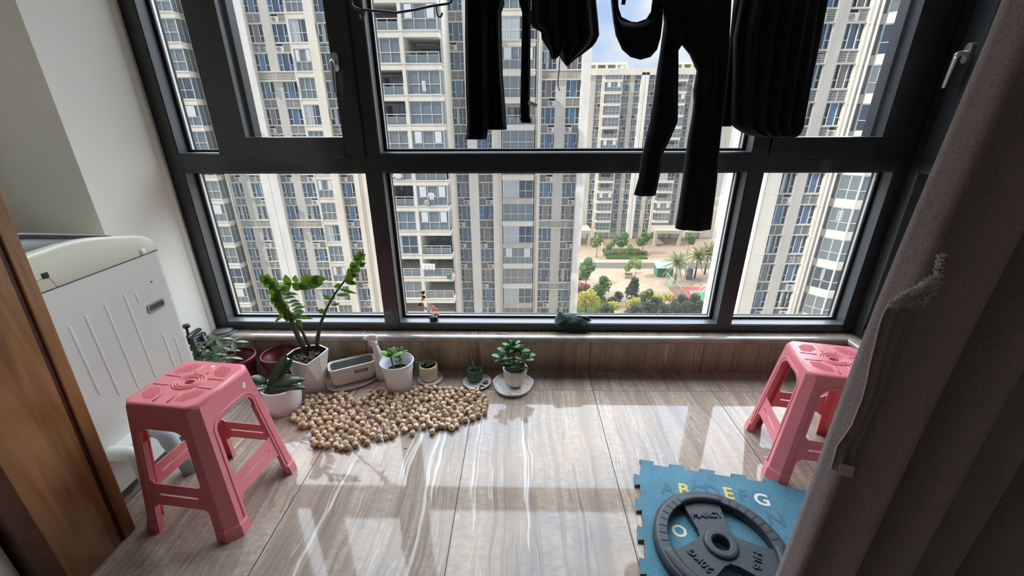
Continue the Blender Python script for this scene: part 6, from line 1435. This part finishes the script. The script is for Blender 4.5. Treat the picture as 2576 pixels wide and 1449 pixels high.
# nail on the sill
a, b_ = fl(1252, 837.5, 0.219), fl(1279, 839.5, 0.2175)
nl = empty('nail', (a.x, a.y, 0.2158)); tag(nl, 'loose steel nail lying on the stone window sill', 'nail')
MB().tube([(0, 0, 0.0032), (b_.x - a.x, b_.y - a.y, 0.0022)], [0.0022, 0.0020], 8).build('shank', M_SILVER, nl); MB().tube([(-0.0015, 0, 0.0042), (0.0008, 0, 0.0042)], 0.0042, 12).build('head', M_SILVER, nl)

# bud vase with blossom sprigs on the window rail
a = at(1091, 800, WY + 0.030)
vz = empty('bud_vase', (a.x, WY + 0.034, 0.2588)); tag(vz, 'tiny dark green vase with pink artificial blossoms on the window rail', 'vase')
prof = [(0.016, 0.0), (0.021, 0.002), (0.025, 0.012), (0.0245, 0.020), (0.019, 0.027), (0.017, 0.0285)]
MB().lathe(pot_shell(prof, 0.002, 0.004), 28).build('vase', mat('green_black_glaze', (0.012, 0.030, 0.024), 0.15), vz)
soil_disc(0.016, 0.0235, 14).build('moss', leaf_mat('green_moss', (0.14, 0.30, 0.05), 0.7), vz)
OV = Vector(vz.location); Yv = WY + 0.028
def V_(x, y): return at(x, y, Yv) - OV
MB().tube([V_(1088, 799), V_(1076, 782), V_(1066, 768), V_(1060, 758), V_(1063, 745), V_(1064, 735)], [0.0016, 0.0014, 0.0012, 0.001, 0.001, 0.0008], 6).tube([V_(1093, 798), V_(1097, 785), V_(1098, 770)], 0.0012, 6).build('twig', mat('brown_twig', (0.05, 0.03, 0.02), 0.8), vz)
def blossoms(mb, pts, r_, rg):
    for (x, y) in pts:
        c_ = V_(x, y); nn = Vector((rg.uniform(-.5, .5), -1, rg.uniform(-.2, .6))).normalized(); u = nn.orthogonal().normalized(); v = nn.cross(u)
        for i in range(5):
            th = 2 * PI * i / 5; d_ = u * math.cos(th) + v * math.sin(th) + nn * 0.35; mb.leaf(c_, d_, nn, r_, r_ * 0.95, curl=-0.2, fold=0.2, wide=0.65, tip=0.5, seg=5)
rg = random.Random(2); m1 = MB(); blossoms(m1, [(1071, 776), (1088, 780), (1098, 778), (1094, 789), (1101, 790), (1090, 772), (1064, 752)], 0.0115, rg); m1.build('pink_blossom', leaf_mat('pink_petals', (0.68, 0.24, 0.34), 0.6, 0.35), vz)
m1 = MB(); blossoms(m1, [(1057, 766), (1064, 736), (1067, 746)], 0.012, rg)
m1.leaf(V_(1064, 738), V_(1070, 728) - V_(1064, 738), (0, -1, 0), 0.02, 0.006); m1.leaf(V_(1064, 738), V_(1054, 731) - V_(1064, 738), (0, -1, 0), 0.022, 0.007); m1.build('faded_blossom', leaf_mat('faded_petals', (0.14, 0.07, 0.06), 0.7, 0.2), vz)

# dark green cloth draped over the rail
M_CLOTH = mat('dark_green_cloth', (0.022, 0.052, 0.042), 0.9, 0.15, sheen=0.15, bump=(70, 1.0))
ck = empty('cleaning_cloth', (0.19, WY + 0.02, 0.26)); tag(ck, 'crumpled dark green cloth draped over the window rail', 'cloth')
x0 = at(1397, 800, WY + .02).x; x1 = at(1478, 800, WY).x
mb = MB(); rings = []; rg = random.Random(11)
for i in range(29):
    u = i / 28; X = x0 + (x1 - x0) * u + 0.006 * math.sin(u * 9); ring = []
    hgt = 0.033 + 0.008 * math.sin(u * 5 + 0.5) + 0.003 * math.sin(u * 11)
    e = min(1, u * 7, (1 - u) * 7) ** 0.5; low = 0.2585 - 0.050 * max(0, u - 0.15) ** 0.7 * (1 if u < 0.97 else 0.8)
    path = [(WY + 0.066, 0.2600), (WY + 0.058, 0.2600 + hgt * 0.7 * e), (WY + 0.036, 0.2600 + hgt * 1.15 * e), (WY + 0.012, 0.2600 + hgt * 0.95 * e), (WY - 0.010, 0.2590 + hgt * 0.35 * e), (WY - 0.0165, 0.250), (WY - 0.018, 0.235), (WY - 0.020, low - 0.003)]
    for j in range(22):
        q = j / 21 * (len(path) - 1); k_ = min(int(q), len(path) - 2); f_ = q - k_
        y = path[k_][0] * (1 - f_) + path[k_ + 1][0] * f_; z = path[k_][1] * (1 - f_) + path[k_ + 1][1] * f_
        cr_ = 0.0032 * math.sin(u * 16 + j * 0.9) + 0.0022 * math.sin(u * 27 - j * 0.7 + 1)
        if j in (0,): cr_ = 0
        ring.append(Vector((X + 0.008 * math.sin(j * 0.8) * e, y - max(0, cr_) * 0.8, z + max(0, cr_) * (1 if j < 15 else 0))))
    rings.append(ring)
mb.loft(rings, closed=False); o = mb.build('cloth', M_CLOTH, ck, solid=0.003); o.location = -ck.location
mb = MB(); 
for k_ in range(5):
    zo = 0.262 + k_ * 0.006; mb.tube([(x1 - 0.05, WY + 0.045 - 0.006 * k_, zo + 0.010), (x1 - 0.005, WY + 0.040 - 0.006 * k_, zo + 0.006), (x1 + 0.028 - 0.004 * k_, WY + 0.036 - 0.005 * k_, zo)], [0.006, 0.006, 0.003], 7, flat=0.6)
o = mb.build('rolled_end', M_CLOTH, ck); o.location = -ck.location
# round bamboo tray leaning behind the right stool
M_BAM = mat('pale_bamboo', (0.52, 0.43, 0.24), 0.6, noise=(60, 0.2)); M_BAMD = mat('tan_bamboo_weave', (0.36, 0.24, 0.11), 0.7, noise=(120, 0.35))
bt = empty('round_tray', (1.640, 1.700, 0.142)); tag(bt, 'round pale bamboo tray leaning in the right corner behind the stool', 'tray')
KT = Matrix.Rotation(math.radians(-38), 4, 'Z') @ Matrix.Rotation(math.radians(78), 4, 'X')
mb = MB(); mb.tube([KT @ Vector((0.130 * math.cos(a), 0.130 * math.sin(a), 0.006)) for a in [2 * PI * i / 48 for i in range(49)]], 0.009, 8, caps=False); mb.build('rim', M_BAM, bt)
MB().lathe([(0.001, -0.014), (0.10, -0.012), (0.126, 0.0), (0.126, 0.004), (0.10, -0.008), (0.001, -0.010)], 40, tf=KT).build('woven_base', M_BAMD, bt)

# ------------------------------------------------------------------ nuts drying on the floor
M_NUT = bpy.data.materials.new('tan_husk'); M_NUT.use_nodes = True; t = M_NUT.node_tree; p = t.nodes['Principled BSDF']; p.inputs['Roughness'].default_value = 0.7; p.inputs['Specular IOR Level'].default_value = 0.3
oi = N(t, 'ShaderNodeObjectInfo'); c = N(t, 'ShaderNodeTexCoord'); n = N(t, 'ShaderNodeTexNoise'); n.inputs['Scale'].default_value = 90; n.inputs['Detail'].default_value = 4; t.links.new(c.outputs['Object'], n.inputs['Vector'])
k1 = ramp(t, oi.outputs['Random'], [(0.0, (0.55, 0.39, 0.25)), (0.5, (0.70, 0.53, 0.38)), (1.0, (0.80, 0.66, 0.51))]); k2 = ramp(t, n.outputs['Fac'], [(0.35, (0.55, 0.5, 0.45)), (0.65, (1.15, 1.12, 1.08))])
mx = N(t, 'ShaderNodeMix', data_type='RGBA', blend_type='MULTIPLY'); mx.inputs[0].default_value = 1.0; t.links.new(k1, mx.inputs[6]); t.links.new(k2, mx.inputs[7]); t.links.new(mx.outputs[2], p.inputs['Base Color'])
def nut_mesh(seed):
    """rounded husk with flattened facets, three seams and a papery tip"""
    rg = random.Random(seed); mb = MB(); nl, ns = 9, 14; rings = []; ph = rg.random() * 6
    R = 0.0140
    for i in range(nl):
        th = PI * (0.04 + 0.93 * i / (nl - 1)); ring = []
        for j in range(ns):
            a = 2 * PI * j / ns
            rad = R * math.sin(th) * (1 - 0.13 * max(0, math.cos(3 * a + ph)) ** 3 + 0.07 * math.cos(4 * a + ph * 2 + i * 0.4))
            z = -R * 0.92 * math.cos(th)
            if i >= nl - 2: z += 0.0025
            ring.append(Vector((rad * (1 + rg.uniform(-0.04, 0.04)), 0, z)) if False else Vector((rad * math.cos(a), rad * math.sin(a), z + rg.uniform(-0.0005, 0.0005))))
        rings.append(ring)
    mb.loft(rings); tip = Vector((0, 0, R * 0.98))
    for k_ in range(4):
        a = ph + k_ * PI / 2; d_ = Vector((math.cos(a) * 0.7, math.sin(a) * 0.7, 0.9)); mb.leaf(tip - Vector((0, 0, 0.0035)), d_, Vector((math.cos(a), math.sin(a), -0.3)), 0.007, 0.007, curl=0.3, seg=4)
    return proto(mb, 'dried_nut', M_NUT)
NUTS = [nut_mesh(s_) for s_ in range(6)]
poly_px = [(733, 1048), (748, 1005), (790, 988), (832, 984), (872, 992), (890, 1012), (912, 1004), (930, 985), (985, 976), (1020, 974), (1095, 976), (1160, 978), (1205, 984), (1224, 1006), (1220, 1040), (1190, 1052), (1158, 1064), (1142, 1082), (1120, 1072), (1090, 1076), (1050, 1072), (1008, 1086), (985, 1098), (950, 1104), (915, 1118), (860, 1130), (838, 1118), (800, 1128), (782, 1112), (800, 1096), (780, 1080), (745, 1062)]
POLY = [(p_.x, p_.y) for p_ in (fl(x, y, 0.012) for x, y in poly_px)]
def inside(x, y):
    c_ = False; n_ = len(POLY)
    for i in range(n_):
        (xa, ya), (xb, yb) = POLY[i], POLY[(i + 1) % n_]
        if (ya > y) != (yb > y) and x < (xb - xa) * (y - ya) / (yb - ya) + xa: c_ = not c_
    return c_
rn = random.Random(21); pts = []
bx = (min(p_[0] for p_ in POLY), max(p_[0] for p_ in POLY), min(p_[1] for p_ in POLY), max(p_[1] for p_ in POLY))
for _ in range(60000):
    x, y = rn.uniform(bx[0], bx[1]), rn.uniform(bx[2], bx[3])
    if not inside(x, y) or any((x - a) ** 2 + (y - b_) ** 2 < r_ * r_ for a, b_, r_ in ((-0.615, 1.80, 0.074), (-1.118, 1.628, 0.090), (-0.84, 1.79, 0.075), (-0.95, 1.75, 0.05), (-0.222, 1.846, 0.085), (-1.062, 1.80, 0.10))): continue
    if all((x - a) ** 2 + (y - b_) ** 2 > 0.0250 ** 2 for a, b_ in pts): pts.append((x, y))
for (x, y) in ((757, 1070), (1038, 1090), (1087, 1086), (1205, 1046), (1146, 1062)): q = fl(x, y, 0.012); pts.append((q.x, q.y))
pts.sort(key=lambda p_: p_[1])
print('NUTS', len(pts))
NUT_LABEL = 'small tan dried nut in the spread lying on the floor before the window'
for i, (x, y) in enumerate(pts[:300]):
    sc_ = rn.uniform(0.88, 1.08)
    o = link_mesh('dried_nut', NUTS[i % 6], None, (x, y, 0.0130 * sc_), (rn.gauss(0, 0.7), rn.gauss(0, 0.7), rn.random() * 6.28), (sc_,) * 3)
    tag(o, NUT_LABEL, 'nut', 'dried nuts spread on the floor')
if len(pts) > 300:
    mb = MB()
    for i, (x, y) in enumerate(pts[300:]):
        K = Matrix.Translation((x, y, 0.0130)) @ Matrix.Rotation(rn.random() * 6.28, 4, 'Z') @ Matrix.Rotation(rn.gauss(0, 0.7), 4, 'X'); me = NUTS[i % 6]
        mb.add([K @ v.co for v in me.vertices], [tuple(f_.vertices) for f_ in me.polygons], 0, True)
    tag(mb.build('dried_nuts', M_NUT, merge=False), 'farthest tan nuts of the spread, nearest the plant pots', 'nuts', 'dried nuts spread on the floor', 'stuff')

for (x, y, r_, lab) in ((1020, 1128, 0.0034, 'dark crumb on the floor tile just below the stray nuts'), (1495, 960, 0.0028, 'tiny dark crumb on the floor near the low wall')):
    q = fl(x, y, 0.001); e = MB().lathe([(0.0004, 0.0002), (r_, 0.0006), (r_ * 0.8, 0.0016), (0.0004, 0.0020)], 7, (0, 0, 0), sm=False, tf=Matrix.Diagonal((1.6, 0.8, 1, 1))).build('crumb', M_BLACK, loc=(q.x, q.y, 0.0001)); tag(e, lab, 'crumb')

# ------------------------------------------------------------------ empties that gathered world-space parts: move each to the base of its thing
def settle(e, loc):
    d_ = Vector(loc) - Vector(e.location)
    for ch in e.children: ch.location = Vector(ch.location) - d_
    e.location = loc
settle(bA, (-28, FY, -33.7)); settle(bB, (-5, FY, -33.7)); settle(bD, (27, DY, -33.7))
for e in [o for o in C.objects if o.type == 'EMPTY' and o.name.startswith('apartment_block') and tuple(o.location) == (0, 0, 0)]:
    xs = [c_.location.x for c_ in e.children if c_.name.startswith('window')]; settle(e, (sum(xs) / len(xs), CYF, -33.7))
settle(ct, (42, 80, GZ)); settle(fe, (31.9, 75, GZ)); settle(gl, (38.5, 80.5, GZ))
for e, x in zip([o for o in C.objects if o.name.startswith('entrance_canopy')], (16.5, 41.7)): settle(e, (x, 118, GZ))
for e in (g1, g2, g3, g4, g5, g6, hg): 
    for ch in e.children: ch.location = -Vector(e.location)
